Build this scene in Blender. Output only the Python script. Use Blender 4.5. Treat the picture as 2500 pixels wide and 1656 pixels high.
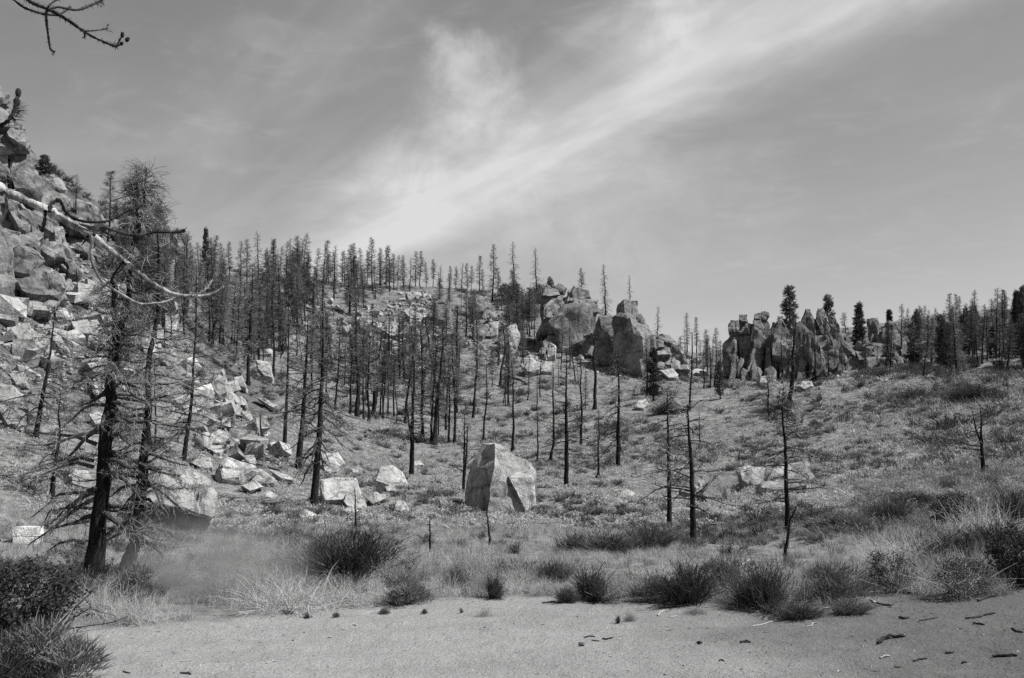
import bpy, bmesh, math, random
import numpy as np
from mathutils import Vector, Matrix, noise

for _o in list(bpy.data.objects):
    bpy.data.objects.remove(_o)
SC = bpy.context.scene
COL = SC.collection
R_ = math.radians

# ------------------------------------------------------------------ camera
F = 2500 * 35.0 / 36.0            # focal length in photograph pixels
CAMZ = 3.2
HOR = 1100.0                       # row of the true horizon
PITCH = math.atan((HOR - 828.0) / F)
cam_d = bpy.data.cameras.new('camera')
cam_d.lens = 35
cam_d.sensor_width = 36
cam_d.clip_end = 8000
cam_d.clip_start = 0.1
cam = bpy.data.objects.new('camera', cam_d)
COL.objects.link(cam)
cam.location = (0, 0, CAMZ)
cam.rotation_euler = (math.pi / 2 + PITCH, 0, 0)
SC.camera = cam

# ------------------------------------------------------------------ sun, exposure
SUN_EL, SUN_AZ = R_(54), R_(98)    # azimuth clockwise from the view direction
sd = bpy.data.lights.new('sun', 'SUN')
sd.energy = 5.0
sd.angle = R_(0.53)
sd.color = (1, 0.995, 0.985)
sun = bpy.data.objects.new('sun', sd)
COL.objects.link(sun)
tosun = Vector((math.cos(SUN_EL) * math.sin(SUN_AZ), math.cos(SUN_EL) * math.cos(SUN_AZ), math.sin(SUN_EL)))
sun.rotation_euler = tosun.to_track_quat('Z', 'Y').to_euler()
sun.location = (60, 0, 80)
SC.view_settings.view_transform = 'Standard'
SC.view_settings.look = 'None'
SC.view_settings.exposure = 0.65
SC.view_settings.gamma = 1.0
SC.view_settings.use_curve_mapping = False
SC.render.engine = 'CYCLES'
SC.cycles.use_denoising = False
SC.cycles.max_bounces = 5
SC.cycles.diffuse_bounces = 3
SC.cycles.glossy_bounces = 1
SC.cycles.transmission_bounces = 2
SC.cycles.volume_bounces = 1
SC.cycles.caustics_reflective = False
SC.cycles.caustics_refractive = False


def ray(px, py):
    x = (px - 1250.0) / F
    y = (828.0 - py) / F
    cp, sp = math.cos(PITCH), math.sin(PITCH)
    return Vector((x, cp - y * sp, sp + y * cp))


def polar(px, py):
    d = ray(px, py)
    return math.atan2(d.x, d.y), d.z / math.hypot(d.x, d.y)


# ------------------------------------------------------------------ node helper
class NT:
    def __init__(s, tree):
        s.t = tree
        s.n = tree.nodes
        s.l = tree.links

    def add(s, kind, **kw):
        nd = s.n.new(kind)
        for k, v in kw.items():
            setattr(nd, k, v)
        return nd

    def put(s, sock, v):
        if v is None:
            return
        if hasattr(v, 'is_linked'):
            s.l.new(v, sock)
        else:
            sock.default_value = v

    def math(s, op, a, b=None, c=None, clamp=False):
        nd = s.add('ShaderNodeMath', operation=op, use_clamp=clamp)
        s.put(nd.inputs[0], a)
        s.put(nd.inputs[1], b)
        s.put(nd.inputs[2], c)
        return nd.outputs[0]

    def vmath(s, op, a, b=None):
        nd = s.add('ShaderNodeVectorMath', operation=op)
        s.put(nd.inputs[0], a)
        s.put(nd.inputs[1], b)
        return nd.outputs['Value'] if op in ('DOT_PRODUCT', 'LENGTH', 'DISTANCE') else nd.outputs[0]

    def noise(s, vec, scale, detail=4, rough=0.55, dist=0.0):
        nd = s.add('ShaderNodeTexNoise')
        s.put(nd.inputs['Vector'], vec)
        nd.inputs['Scale'].default_value = scale
        nd.inputs['Detail'].default_value = detail
        nd.inputs['Roughness'].default_value = rough
        nd.inputs['Distortion'].default_value = dist
        return nd.outputs[0]

    def ramp(s, v, a, b, lo=0.0, hi=1.0, smooth=True):
        nd = s.add('ShaderNodeMapRange', interpolation_type='SMOOTHSTEP' if smooth else 'LINEAR')
        nd.clamp = True
        s.put(nd.inputs[0], v)
        nd.inputs[1].default_value = a
        nd.inputs[2].default_value = b
        s.put(nd.inputs[3], lo)
        s.put(nd.inputs[4], hi)
        return nd.outputs[0]

    def mix(s, f, a, b):
        nd = s.add('ShaderNodeMix', data_type='FLOAT')
        s.put(nd.inputs[0], f)
        s.put(nd.inputs[2], a)
        s.put(nd.inputs[3], b)
        return nd.outputs[0]

    def comb(s, x, y, z):
        nd = s.add('ShaderNodeCombineXYZ')
        s.put(nd.inputs[0], x)
        s.put(nd.inputs[1], y)
        s.put(nd.inputs[2], z)
        return nd.outputs[0]

    def grey(s, v):
        nd = s.add('ShaderNodeCombineColor')
        for i in range(3):
            s.put(nd.inputs[i], v)
        return nd.outputs[0]


# ------------------------------------------------------------------ sky with cirrus
world = bpy.data.worlds.new('World')
SC.world = world
world.use_nodes = True
w = NT(world.node_tree)
w.n.clear()
sky = w.add('ShaderNodeTexSky', sky_type='NISHITA', sun_disc=False)
sky.sun_elevation = SUN_EL
sky.sun_rotation = SUN_AZ
sky.altitude = 1500
sky.air_density = 1.0
sky.dust_density = 0.6
sky.ozone_density = 1.0
sep = w.add('ShaderNodeSeparateColor')
w.l.new(sky.outputs[0], sep.inputs[0])
# black-and-white film behind a light yellow filter: mostly green, some red and blue
bw = w.math('ADD', w.math('MULTIPLY', sep.outputs[0], 0.30),
            w.math('ADD', w.math('MULTIPLY', sep.outputs[1], 0.45), w.math('MULTIPLY', sep.outputs[2], 0.25)))
tc = w.add('ShaderNodeTexCoord')
sx = w.add('ShaderNodeSeparateXYZ')
w.l.new(tc.outputs['Generated'], sx.inputs[0])
zz = w.math('MAXIMUM', w.math('ADD', sx.outputs[2], 0.08), 0.03)
PX, PY = w.math('DIVIDE', sx.outputs[0], zz), w.math('DIVIDE', sx.outputs[1], zz)


def plane(px, py):
    d = ray(px, py).normalized()
    k = max(d.z + 0.08, 0.03)
    return np.array((d.x / k, d.y / k))


pa, pb = plane(1760, 130), plane(1080, 505)
sdir = (pa - pb) / np.linalg.norm(pa - pb)
sperp = np.array((-sdir[1], sdir[0]))
U = w.math('ADD', w.math('MULTIPLY', PX, float(sdir[0])), w.math('MULTIPLY', PY, float(sdir[1])))
V = w.math('ADD', w.math('MULTIPLY', PX, float(sperp[0])), w.math('MULTIPLY', PY, float(sperp[1])))


def uv(px, py):
    p = plane(px, py)
    return float(p @ sdir), float(p @ sperp)


streak = w.noise(w.comb(w.math('MULTIPLY', U, 0.7), w.math('MULTIPLY', V, 1.9), 3.7), 1.3, 6, 0.52, 0.5)
streak2 = w.noise(w.comb(w.math('MULTIPLY', U, 0.8), w.math('MULTIPLY', V, 4.5), 9.1), 1.5, 5, 0.5, 0.4)
puff = w.noise(w.comb(PX, PY, 1.3), 2.6, 7, 0.6, 0.6)
warp = w.math('MULTIPLY', w.math('SUBTRACT', puff, 0.5), 0.30)
Vw = w.math('ADD', V, warp)


def band(px, py, half_a, half_b, vv):
    """soft ridge of cloud along the streak direction through a point of the sky"""
    v0 = uv(px, py)[1]
    d = w.math('SUBTRACT', vv, v0)
    up = w.ramp(d, 0.0, half_a, 1.0, 0.0)
    dn = w.ramp(d, -half_b, 0.0, 0.0, 1.0)
    return w.math('MULTIPLY', up, dn)


def spot(px, py, ru, rv):
    u0, v0 = uv(px, py)
    a = w.math('POWER', w.math('DIVIDE', w.math('SUBTRACT', w.math('ADD', U, warp), u0), ru), 2.0)
    b = w.math('POWER', w.math('DIVIDE', w.math('SUBTRACT', Vw, v0), rv), 2.0)
    return w.ramp(w.math('SQRT', w.math('ADD', a, b)), 0.15, 1.0, 1.0, 0.0)


c_main = w.math('MULTIPLY', band(1600, 225, 0.30, 0.42, Vw), w.ramp(streak, 0.25, 0.72, 0.35, 1.0))
c_line = w.math('MULTIPLY', band(1990, 60, 0.035, 0.05, V), w.ramp(U, uv(1850, 130)[0], uv(1990, 60)[0] , 0.0, 1.0) if False else 0.25)
c_low = w.math('MULTIPLY', w.ramp(w.math('SUBTRACT', uv(1600, 260)[1], Vw), 0.0, 1.6, 1.0, 0.0), w.math('MULTIPLY', w.ramp(w.math('SUBTRACT', uv(1600, 260)[1], Vw), -0.1, 0.1, 0.0, 1.0), w.ramp(streak2, 0.35, 0.75, 0.1, 0.6)))
# heaps of torn cloud: soft patches about a fixed direction of the sky, frayed by noise
yy = w.math('MAXIMUM', sx.outputs[1], 0.05)
AZ, EL = w.math('DIVIDE', sx.outputs[0], yy), w.math('DIVIDE', sx.outputs[2], yy)
front = w.ramp(sx.outputs[1], 0.05, 0.3)
frayv = tc.outputs['Generated']
fray1 = w.noise(frayv, 7.0, 7, 0.62, 0.9)
fray2 = w.noise(w.vmath('ADD', frayv, (3.1, 1.7, 5.2)), 7.0, 7, 0.62, 0.9)
fray3 = w.noise(w.vmath('ADD', frayv, (8.0, 2.0, 1.0)), 16.0, 7, 0.65, 0.5)


def patch(px, py, rx, ry, lo=0.25):
    d = ray(px, py)
    a0, e0 = d.x / d.y, d.z / d.y
    ax = w.math('DIVIDE', w.math('ADD', w.math('SUBTRACT', AZ, a0), w.math('MULTIPLY', w.math('SUBTRACT', fray1, 0.5), 0.16)), rx / F)
    ey = w.math('DIVIDE', w.math('ADD', w.math('SUBTRACT', EL, e0), w.math('MULTIPLY', w.math('SUBTRACT', fray2, 0.5), 0.16)), ry / F)
    r = w.math('SQRT', w.math('ADD', w.math('POWER', ax, 2.0), w.math('POWER', ey, 2.0)))
    m_ = w.math('MULTIPLY', w.ramp(r, 0.1, 1.0, 1.0, 0.0), w.ramp(fray3, 0.32, 0.66, lo, 1.0))
    return w.math('MULTIPLY', m_, front)


c_top = patch(1600, 50, 170, 130)
c_puff = patch(1135, 215, 190, 170, 0.45)
c_tail = patch(985, 400, 200, 170)
# thin cirrus veil everywhere, in and out of the picture
c_all = w.math('MULTIPLY', w.ramp(streak, 0.45, 0.9), 0.22)
veil = w.ramp(sx.outputs[2], 0.05, 0.42, 1.0, 0.0)     # thin pale veil low in the sky
c_mid = patch(1330, 520, 800, 270, 0.6)
mottle = w.math('MULTIPLY', w.ramp(w.noise(w.comb(PX, PY, 5.1), 7.0, 6, 0.62, 0.8), 0.42, 0.75), w.ramp(puff, 0.35, 0.65))
c_wisp = patch(1075, 105, 90, 130)
cl = c_all
for extra, k in ((c_main, 0.80), (c_line, 0.35), (c_low, 0.38), (c_top, 0.45), (c_puff, 0.62), (c_tail, 0.38), (c_mid, 0.42), (mottle, 0.14), (c_wisp, 0.42), (veil, 0.05)):
    cl = w.math('ADD', cl, w.math('MULTIPLY', extra, k))
cl = w.math('MULTIPLY', cl, w.ramp(sx.outputs[2], 0.0, 0.2, 0.45, 1.0))
cl = w.math('MINIMUM', cl, 1.0)
SKY_CLEAR, SKY_CLOUD = 1.27, 7.9
val = w.mix(cl, w.math('MULTIPLY', bw, SKY_CLEAR), SKY_CLOUD)
bg = w.add('ShaderNodeBackground')
bg.inputs['Strength'].default_value = 0.0578
w.put(bg.inputs['Color'], w.grey(val))
out = w.add('ShaderNodeOutputWorld')
w.l.new(bg.outputs[0], out.inputs['Surface'])

# ------------------------------------------------------------------ numpy noise
RNG = np.random.default_rng(11)
random.seed(11)


def _hash(ix, iy, iz):
    h = (ix * 374761393 + iy * 668265263 + iz * 1442695041) & 0xFFFFFFFF
    h = ((h ^ (h >> 13)) * 1274126177) & 0xFFFFFFFF
    h = (h ^ (h >> 16)) & 0xFFFFFFFF
    return h.astype(np.float64) / 4294967295.0


def vnoise(p):
    p = np.asarray(p, float)
    i = np.floor(p).astype(np.int64)
    f = p - i
    f = f * f * (3 - 2 * f)
    r = 0
    for dx in (0, 1):
        for dy in (0, 1):
            for dz in (0, 1):
                wgt = (f[:, 0] if dx else 1 - f[:, 0]) * (f[:, 1] if dy else 1 - f[:, 1]) * (f[:, 2] if dz else 1 - f[:, 2])
                r = r + wgt * _hash(i[:, 0] + dx, i[:, 1] + dy, i[:, 2] + dz)
    return r * 2 - 1


def fbm(p, octv=4, gain=0.5):
    p = np.asarray(p, float)
    r, a = 0, 1.0
    for k in range(octv):
        r = r + a * vnoise(p * (2.03 ** k) + 17.3 * k)
        a *= gain
    return r


# ------------------------------------------------------------------ terrain profile
# columns of the view: for each pixel column the rows the ground passes through, near to far, with its distance
COLS = {
    -250: [(1656, 13.5), (1560, 17), (1400, 24), (1300, 33), (1200, 40), (1000, 52), (800, 62), (600, 70), (400, 78), (200, 88), (100, 100)],
    0: [(1656, 13.8), (1550, 17.2), (1400, 25), (1300, 36), (1200, 46), (1000, 61), (800, 74), (650, 84), (500, 92), (380, 102), (330, 112)],
    150: [(1656, 14), (1535, 18), (1400, 25.5), (1300, 38), (1200, 48), (1000, 64), (800, 78), (680, 88), (560, 98), (470, 108), (430, 118)],
    300: [(1656, 14), (1520, 18.5), (1400, 26), (1300, 40), (1200, 51), (1100, 59), (1000, 67), (860, 80), (760, 90), (650, 102), (590, 112), (560, 120)],
    400: [(1656, 14), (1515, 18.7), (1400, 26.5), (1300, 41), (1200, 53), (1100, 62), (1000, 71), (860, 84), (780, 92), (700, 100), (660, 110), (640, 125), (620, 200), (610, 220)],
    500: [(1656, 14), (1510, 19), (1400, 27), (1300, 42), (1200, 56), (1100, 66), (1000, 76), (900, 86), (830, 94), (820, 100), (850, 112), (830, 140), (720, 178), (660, 205), (640, 218)],
    600: [(1656, 14), (1505, 19), (1400, 27), (1300, 42), (1200, 57), (1100, 69), (1000, 80), (900, 92), (885, 97), (910, 112), (880, 132), (760, 172), (680, 205), (655, 220)],
    700: [(1656, 14), (1500, 19.2), (1400, 27), (1300, 42), (1200, 58), (1100, 72), (1000, 86), (950, 94), (940, 100), (950, 116), (920, 132), (800, 162), (710, 195), (670, 220)],
    800: [(1656, 14), (1495, 19.6), (1400, 27), (1300, 42), (1200, 60), (1100, 79), (1010, 97), (1000, 104), (1000, 116), (900, 145), (800, 175), (715, 202), (680, 224)],
    900: [(1656, 14), (1490, 20), (1400, 27), (1300, 42), (1200, 62), (1100, 86), (1035, 102), (1020, 115), (900, 150), (800, 180), (720, 205), (690, 226)],
    1100: [(1656, 14), (1470, 20.8), (1400, 26), (1300, 42), (1200, 66), (1100, 96), (1070, 106), (1040, 118), (900, 155), (800, 182), (735, 204), (695, 226)],
    1250: [(1656, 14), (1450, 22), (1350, 33), (1260, 52), (1200, 67), (1100, 95), (1000, 124), (900, 155), (820, 182), (760, 206), (715, 226)],
    1400: [(1656, 14), (1435, 23), (1300, 42), (1200, 67), (1100, 92), (1000, 119), (950, 136), (880, 160), (800, 185), (740, 208), (722, 220)],
    1500: [(1656, 14), (1435, 23), (1300, 42), (1200, 66), (1100, 91), (1000, 117), (950, 134), (900, 158), (820, 185), (770, 205), (755, 220)],
    1600: [(1656, 14), (1435, 23), (1300, 41.5), (1200, 65), (1100, 89), (1000, 114), (950, 132), (915, 150), (900, 165), (880, 190), (850, 220), (842, 235)],
    1700: [(1656, 14), (1445, 22.5), (1300, 41), (1200, 63), (1100, 87), (1000, 112), (950, 130), (935, 145), (935, 165), (905, 195), (880, 225), (870, 245)],
    1800: [(1656, 14), (1455, 22), (1300, 40), (1200, 61), (1100, 84), (1000, 109), (945, 130), (930, 142), (940, 165), (905, 200), (870, 230), (830, 255)],
    2000: [(1656, 14), (1450, 22), (1300, 38), (1200, 57), (1100, 79), (1000, 103), (945, 120), (935, 130), (950, 155), (890, 205), (830, 240), (790, 260)],
    2200: [(1656, 14), (1440, 22.3), (1300, 36), (1200, 53), (1100, 74), (1000, 96), (925, 113), (905, 122), (920, 150), (860, 195), (800, 230), (770, 250)],
    2400: [(1656, 14), (1430, 22.6), (1300, 34.5), (1200, 50), (1100, 70), (1000, 90), (940, 106), (925, 116), (930, 140), (860, 180), (790, 220), (755, 245)],
    2700: [(1656, 14), (1420, 22.8), (1300, 33), (1200, 47), (1100, 66), (1000, 85), (930, 100), (915, 112), (910, 135), (830, 170), (740, 210), (720, 240)],
}
NT_, NR_ = 241, 400
TH = np.linspace(R_(-36), R_(36), NT_)
LR = np.linspace(math.log(4.0), math.log(3000.0), NR_)
_cth, _ce = [], []
for pxc in sorted(COLS):
    pts = sorted(COLS[pxc], key=lambda t: t[1])
    rr = [4.0, 8.0, 11.0]
    zz_ = [0.0, 0.0, 0.0]
    for (py, R) in pts:
        th, e = polar(pxc, py)
        z = CAMZ + R * e
        if R < 21 and abs(z) < 0.5:
            z *= 0.3
        rr.append(R)
        zz_.append(z)
    zr = zz_[-1]
    rr += [rr[-1] * 1.25, rr[-1] * 2, 1200, 3000]
    zz_ += [zr - 1.5, zr - 10, zr * 0.5, 10]
    _cth.append(polar(pxc, 1100)[0])
    _ce.append(np.interp(LR, np.log(rr), zz_))
_cth, _ce = np.array(_cth), np.array(_ce)
TAB = np.empty((NT_, NR_))
for j in range(NR_):
    TAB[:, j] = np.interp(TH, _cth, _ce[:, j])


def _blur(a, sig, axis):
    k = int(sig * 3) + 1
    g = np.exp(-0.5 * (np.arange(-k, k + 1) / sig) ** 2)
    g /= g.sum()
    pad = [(0, 0), (0, 0)]
    pad[axis] = (k, k)
    b = np.pad(a, pad, mode='edge')
    return np.apply_along_axis(lambda m: np.convolve(m, g, mode='valid'), axis, b)


TAB = _blur(_blur(TAB, 4.0, 0), 2.2, 1)


def ground_np(x, y):
    x = np.asarray(x, float)
    y = np.asarray(y, float)
    R = np.maximum(np.hypot(x, y), 0.01)
    th = np.arctan2(x, y)
    tj = np.clip((np.clip(th, TH[0], TH[-1]) - TH[0]) / (TH[1] - TH[0]), 0, NT_ - 1.001)
    rj = np.clip((np.log(np.clip(R, 4.0, 2999)) - LR[0]) / (LR[1] - LR[0]), 0, NR_ - 1.001)
    i, j = tj.astype(int), rj.astype(int)
    fi, fj = tj - i, rj - j
    z = (TAB[i, j] * (1 - fi) * (1 - fj) + TAB[i + 1, j] * fi * (1 - fj) + TAB[i, j + 1] * (1 - fi) * fj + TAB[i + 1, j + 1] * fi * fj)
    side = np.clip((np.abs(th) - R_(75)) / R_(60), 0, 1)
    side = side * side * (3 - 2 * side)
    z = z * (1 - side)
    # small relief
    q = np.stack([x, y, np.zeros_like(x)], -1)
    amp = np.clip((R - 19) / 25, 0.0, 1.0)
    z = z + fbm(q * 0.28, 3) * 0.20 * amp + fbm(q * 1.1 + 40, 2) * 0.055 * np.clip((R - 17) / 10, 0.35, 1.0)
    # old wheel ruts sweeping along the sandy road
    nearw = np.clip((24 - R) / 4, 0, 1) * np.clip((R - 9) / 3, 0, 1)
    for off in (0.0, 1.55, 4.1, 5.6):
        dl = y - (13.6 + off + (0.10 + 0.02 * off) * x + 0.010 * x * x + 0.35 * np.sin(x * 0.35 + off))
        z = z + nearw * (-0.030 * np.exp(-(dl / 0.17) ** 2) + 0.016 * np.exp(-((np.abs(dl) - 0.36) / 0.13) ** 2))
    z = z + fbm(q * 3.3 + 71, 2) * 0.014 * nearw
    z = z + fbm(q * 0.05 + 9, 2) * 0.55 * np.clip((R - 60) / 60, 0, 1)
    return z


def ground(x, y):
    return float(ground_np(np.array([x]), np.array([y]))[0])


def hit(px, py, rmin=9.0, rmax=420.0):
    """where the line of sight through a point of the photograph meets the ground, nearest first"""
    th, e = polar(px, py)
    Rs = np.exp(np.linspace(math.log(rmin), math.log(rmax), 900))
    zs = ground_np(Rs * math.sin(th), Rs * math.cos(th))
    g = (zs - CAMZ) / Rs - e
    k = np.argmax(g >= 0)
    if g[k] < 0:
        k = int(np.argmax(g))
    R = Rs[k]
    x, y = R * math.sin(th), R * math.cos(th)
    return Vector((x, y, float(zs[k]))), R


def at(px, py, R):
    """point on the line of sight at ground distance R"""
    th, e = polar(px, py)
    return Vector((R * math.sin(th), R * math.cos(th), CAMZ + R * e))


# ------------------------------------------------------------------ materials (black-and-white film: all greys)
def new_mat(name):
    m = bpy.data.materials.new(name)
    m.use_nodes = True
    t = NT(m.node_tree)
    t.n.clear()
    b = t.add('ShaderNodeBsdfPrincipled')
    b.inputs['Roughness'].default_value = 0.95
    b.inputs['Specular IOR Level'].default_value = 0.15
    o = t.add('ShaderNodeOutputMaterial')
    t.l.new(b.outputs[0], o.inputs['Surface'])
    return m, t, b


def bump(t, b, h, strength, dist):
    nd = t.add('ShaderNodeBump')
    nd.inputs['Strength'].default_value = strength
    nd.inputs['Distance'].default_value = dist
    t.put(nd.inputs['Height'], h)
    t.l.new(nd.outputs[0], b.inputs['Normal'])


def rock_mat(name, base, lo=0.55, stain=0.35, scale=1.0, layered=False):
    m, t, b = new_mat(name)
    g = t.add('ShaderNodeNewGeometry')
    p = g.outputs['Position']
    big = t.noise(p, 0.45 * scale, 4, 0.6)
    mid = t.noise(p, 2.3 * scale, 5, 0.65)
    fine = t.noise(p, 14 * scale, 3, 0.7)
    v = t.math('MULTIPLY', t.ramp(big, 0.3, 0.7, lo, 1.15), t.ramp(fine, 0.3, 0.7, 0.72, 1.22, False))
    v = t.math('MULTIPLY', v, t.ramp(mid, 0.35, 0.6, 0.75, 1.1))
    st = t.vmath('MULTIPLY', p, (1.5 * scale, 1.5 * scale, 0.35 * scale))
    lich = t.noise(st, 1.4, 6, 0.7)
    v = t.math('MULTIPLY', v, t.ramp(lich, 0.53, 0.70, 1.0, stain))
    t.put(b.inputs['Base Color'], t.grey(t.math('MULTIPLY', v, base)))
    vr = t.add('ShaderNodeTexVoronoi', feature='DISTANCE_TO_EDGE')
    t.put(vr.inputs['Vector'], t.vmath('ADD', p, t.vmath('MULTIPLY', t.comb(mid, big, fine), (0.8, 0.8, 0.8))))
    vr.inputs['Scale'].default_value = 0.55 * scale
    crack = t.ramp(vr.outputs['Distance'], 0.0, 0.05, 0.0, 1.0)
    h = t.math('ADD', t.math('MULTIPLY', mid, 0.55), t.math('MULTIPLY', fine, 0.16))
    h = t.math('ADD', h, t.math('MULTIPLY', crack, 0.22))
    bump(t, b, h, 0.9, 0.35 / scale)
    return m


M = {}
M['rock'] = rock_mat('granite', 0.36, 0.5, 0.3)
M['rock_pale'] = rock_mat('pale_granite', 0.385, 0.7, 0.55, 1.4)
M['rock_cliff'] = rock_mat('cliff_granite', 0.24, 0.4, 0.25, 0.8)
M['white_stone'] = rock_mat('white_stone', 0.55, 0.85, 0.85, 1.4)
M['rock_far'] = rock_mat('weathered_granite', 0.24, 0.45, 0.25, 0.7)
M['rock_tower'] = rock_mat('tower_granite', 0.19, 0.55, 0.4, 0.6)


def bark_mat(name, lo, hi, rough=0.9):
    m, t, b = new_mat(name)
    tc_ = t.add('ShaderNodeTexCoord')
    st = t.vmath('MULTIPLY', tc_.outputs['Object'], (9, 9, 1.8))
    n1 = t.noise(st, 2.0, 5, 0.65)
    n2 = t.noise(tc_.outputs['Object'], 0.7, 3, 0.6)
    v = t.math('ADD', t.ramp(n1, 0.35, 0.7, lo, hi), t.math('MULTIPLY', t.ramp(n2, 0.5, 0.75), hi * 0.6))
    oi = t.add('ShaderNodeObjectInfo')
    v = t.math('MULTIPLY', v, t.ramp(oi.outputs['Random'], 0, 1, 0.75, 1.35, False))
    t.put(b.inputs['Base Color'], t.grey(v))
    bump(t, b, n1, 0.9, 0.04)
    b.inputs['Roughness'].default_value = rough
    return m


M['char'] = bark_mat('charred_bark', 0.006, 0.026)
M['grey_bark'] = bark_mat('bleached_bark', 0.06, 0.36, 0.8)
M['char_twig'] = bark_mat('charred_twig', 0.008, 0.045, 0.85)
M['twig_bark'] = bark_mat('dark_twig_bark', 0.02, 0.09, 0.8)


def flat_mat(name, lo, hi, transl=0.0):
    m, t, b = new_mat(name)
    oi = t.add('ShaderNodeObjectInfo')
    g = t.add('ShaderNodeNewGeometry')
    n1 = t.noise(g.outputs['Position'], 1.3, 2)
    f = t.math('ADD', t.math('MULTIPLY', oi.outputs['Random'], 0.55), t.math('MULTIPLY', n1, 0.45))
    v = t.ramp(f, 0.15, 0.85, lo, hi, False)
    t.put(b.inputs['Base Color'], t.grey(v))
    if transl:
        tr = t.add('ShaderNodeBsdfTranslucent')
        t.put(tr.inputs['Color'], t.grey(v))
        mx = t.add('ShaderNodeMixShader')
        mx.inputs[0].default_value = transl
        t.l.new(b.outputs[0], mx.inputs[1])
        t.l.new(tr.outputs[0], mx.inputs[2])
        t.l.new(mx.outputs[0], [n for n in t.n if n.type == 'OUTPUT_MATERIAL'][0].inputs['Surface'])
    return m


M['twigs'] = flat_mat('dead_twigs', 0.06, 0.20)
M['twigs_pale'] = flat_mat('weathered_twigs', 0.10, 0.34)
M['needles'] = flat_mat('pine_needles', 0.035, 0.10, 0.25)
M['needles_dead'] = flat_mat('scorched_needles', 0.05, 0.14, 0.15)
M['grass'] = flat_mat('dry_grass', 0.30, 0.56, 0.3)
M['grass_dim'] = flat_mat('brown_grass', 0.22, 0.44, 0.3)
M['shrub'] = flat_mat('sage_leaves', 0.05, 0.12, 0.2)
M['shrub_dark'] = flat_mat('dark_leaves', 0.028, 0.075, 0.2)
M['shrub_grey'] = flat_mat('grey_sage', 0.09, 0.18, 0.15)
M['stick_pale'] = bark_mat('bleached_stick', 0.20, 0.40, 0.8)
M['stick_dark'] = bark_mat('burnt_stick', 0.02, 0.06)

gm, t, b = new_mat('ground_soil')
at_ = t.add('ShaderNodeAttribute', attribute_name='sand')
g = t.add('ShaderNodeNewGeometry')
p = g.outputs['Position']
n_big = t.noise(p, 0.25, 4, 0.6)
n_mid = t.noise(p, 1.6, 5, 0.65)
n_fine = t.noise(p, 22, 4, 0.75)
n_grit = t.noise(p, 75, 2, 0.7)
track = t.noise(t.vmath('MULTIPLY', p, (0.5, 1.3, 1.0)), 1.0, 4, 0.6)
spx = t.add('ShaderNodeSeparateXYZ')
t.l.new(p, spx.inputs[0])
litter = t.ramp(t.math('ADD', t.math('MULTIPLY', spx.outputs[0], 0.16), t.math('MULTIPLY', t.math('SUBTRACT', n_big, 0.5), 2.2)), -0.2, 1.3)
sandv = t.math('MULTIPLY', t.mix(litter, 0.222, 0.095), t.ramp(n_fine, 0.25, 0.75, 0.62, 1.35, False))
sandv = t.math('MULTIPLY', sandv, t.ramp(track, 0.3, 0.7, 0.93, 1.05))
sandv = t.math('MULTIPLY', sandv, t.ramp(n_grit, 0.2, 0.8, 0.55, 1.45, False))
speck = t.ramp(t.noise(p, 9, 3, 0.8), 0.62, 0.70, 1.0, 0.55)
sandv = t.math('MULTIPLY', sandv, t.mix(litter, 1.0, speck))
soil = t.math('MULTIPLY', t.ramp(n_mid, 0.3, 0.7, 0.08, 0.22), t.ramp(n_big, 0.3, 0.7, 0.8, 1.15))
duff = t.add('ShaderNodeAttribute', attribute_name='duff')
soil = t.math('MULTIPLY', soil, t.mix(duff.outputs['Fac'], 1.0, 0.5))
soil = t.math('MULTIPLY', soil, t.ramp(n_fine, 0.25, 0.75, 0.75, 1.2, False))
t.put(b.inputs['Base Color'], t.grey(t.mix(at_.outputs['Fac'], soil, sandv)))
bump(t, b, t.math('ADD', t.math('MULTIPLY', n_fine, 0.5), t.math('ADD', t.math('MULTIPLY', n_mid, 1.6), t.math('ADD', t.math('MULTIPLY', t.noise(p, 5.5, 3, 0.6), 0.9), t.math('MULTIPLY', n_grit, 0.2)))), 0.9, 0.06)
M['ground'] = gm


# ------------------------------------------------------------------ object helpers
def tag(o, label=None, cat=None, group=None, kind=None):
    if label:
        o['label'] = label
    if cat:
        o['category'] = cat
    if group:
        o['group'] = group
    if kind:
        o['kind'] = kind
    return o


def empty(name, loc, rot=(0, 0, 0)):
    o = bpy.data.objects.new(name, None)
    o.empty_display_size = 0.3
    o.location = loc
    o.rotation_euler = rot
    COL.objects.link(o)
    return o


def link(name, mesh, parent=None):
    o = bpy.data.objects.new(name, mesh)
    COL.objects.link(o)
    if parent is not None:
        o.parent = parent
    return o


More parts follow.
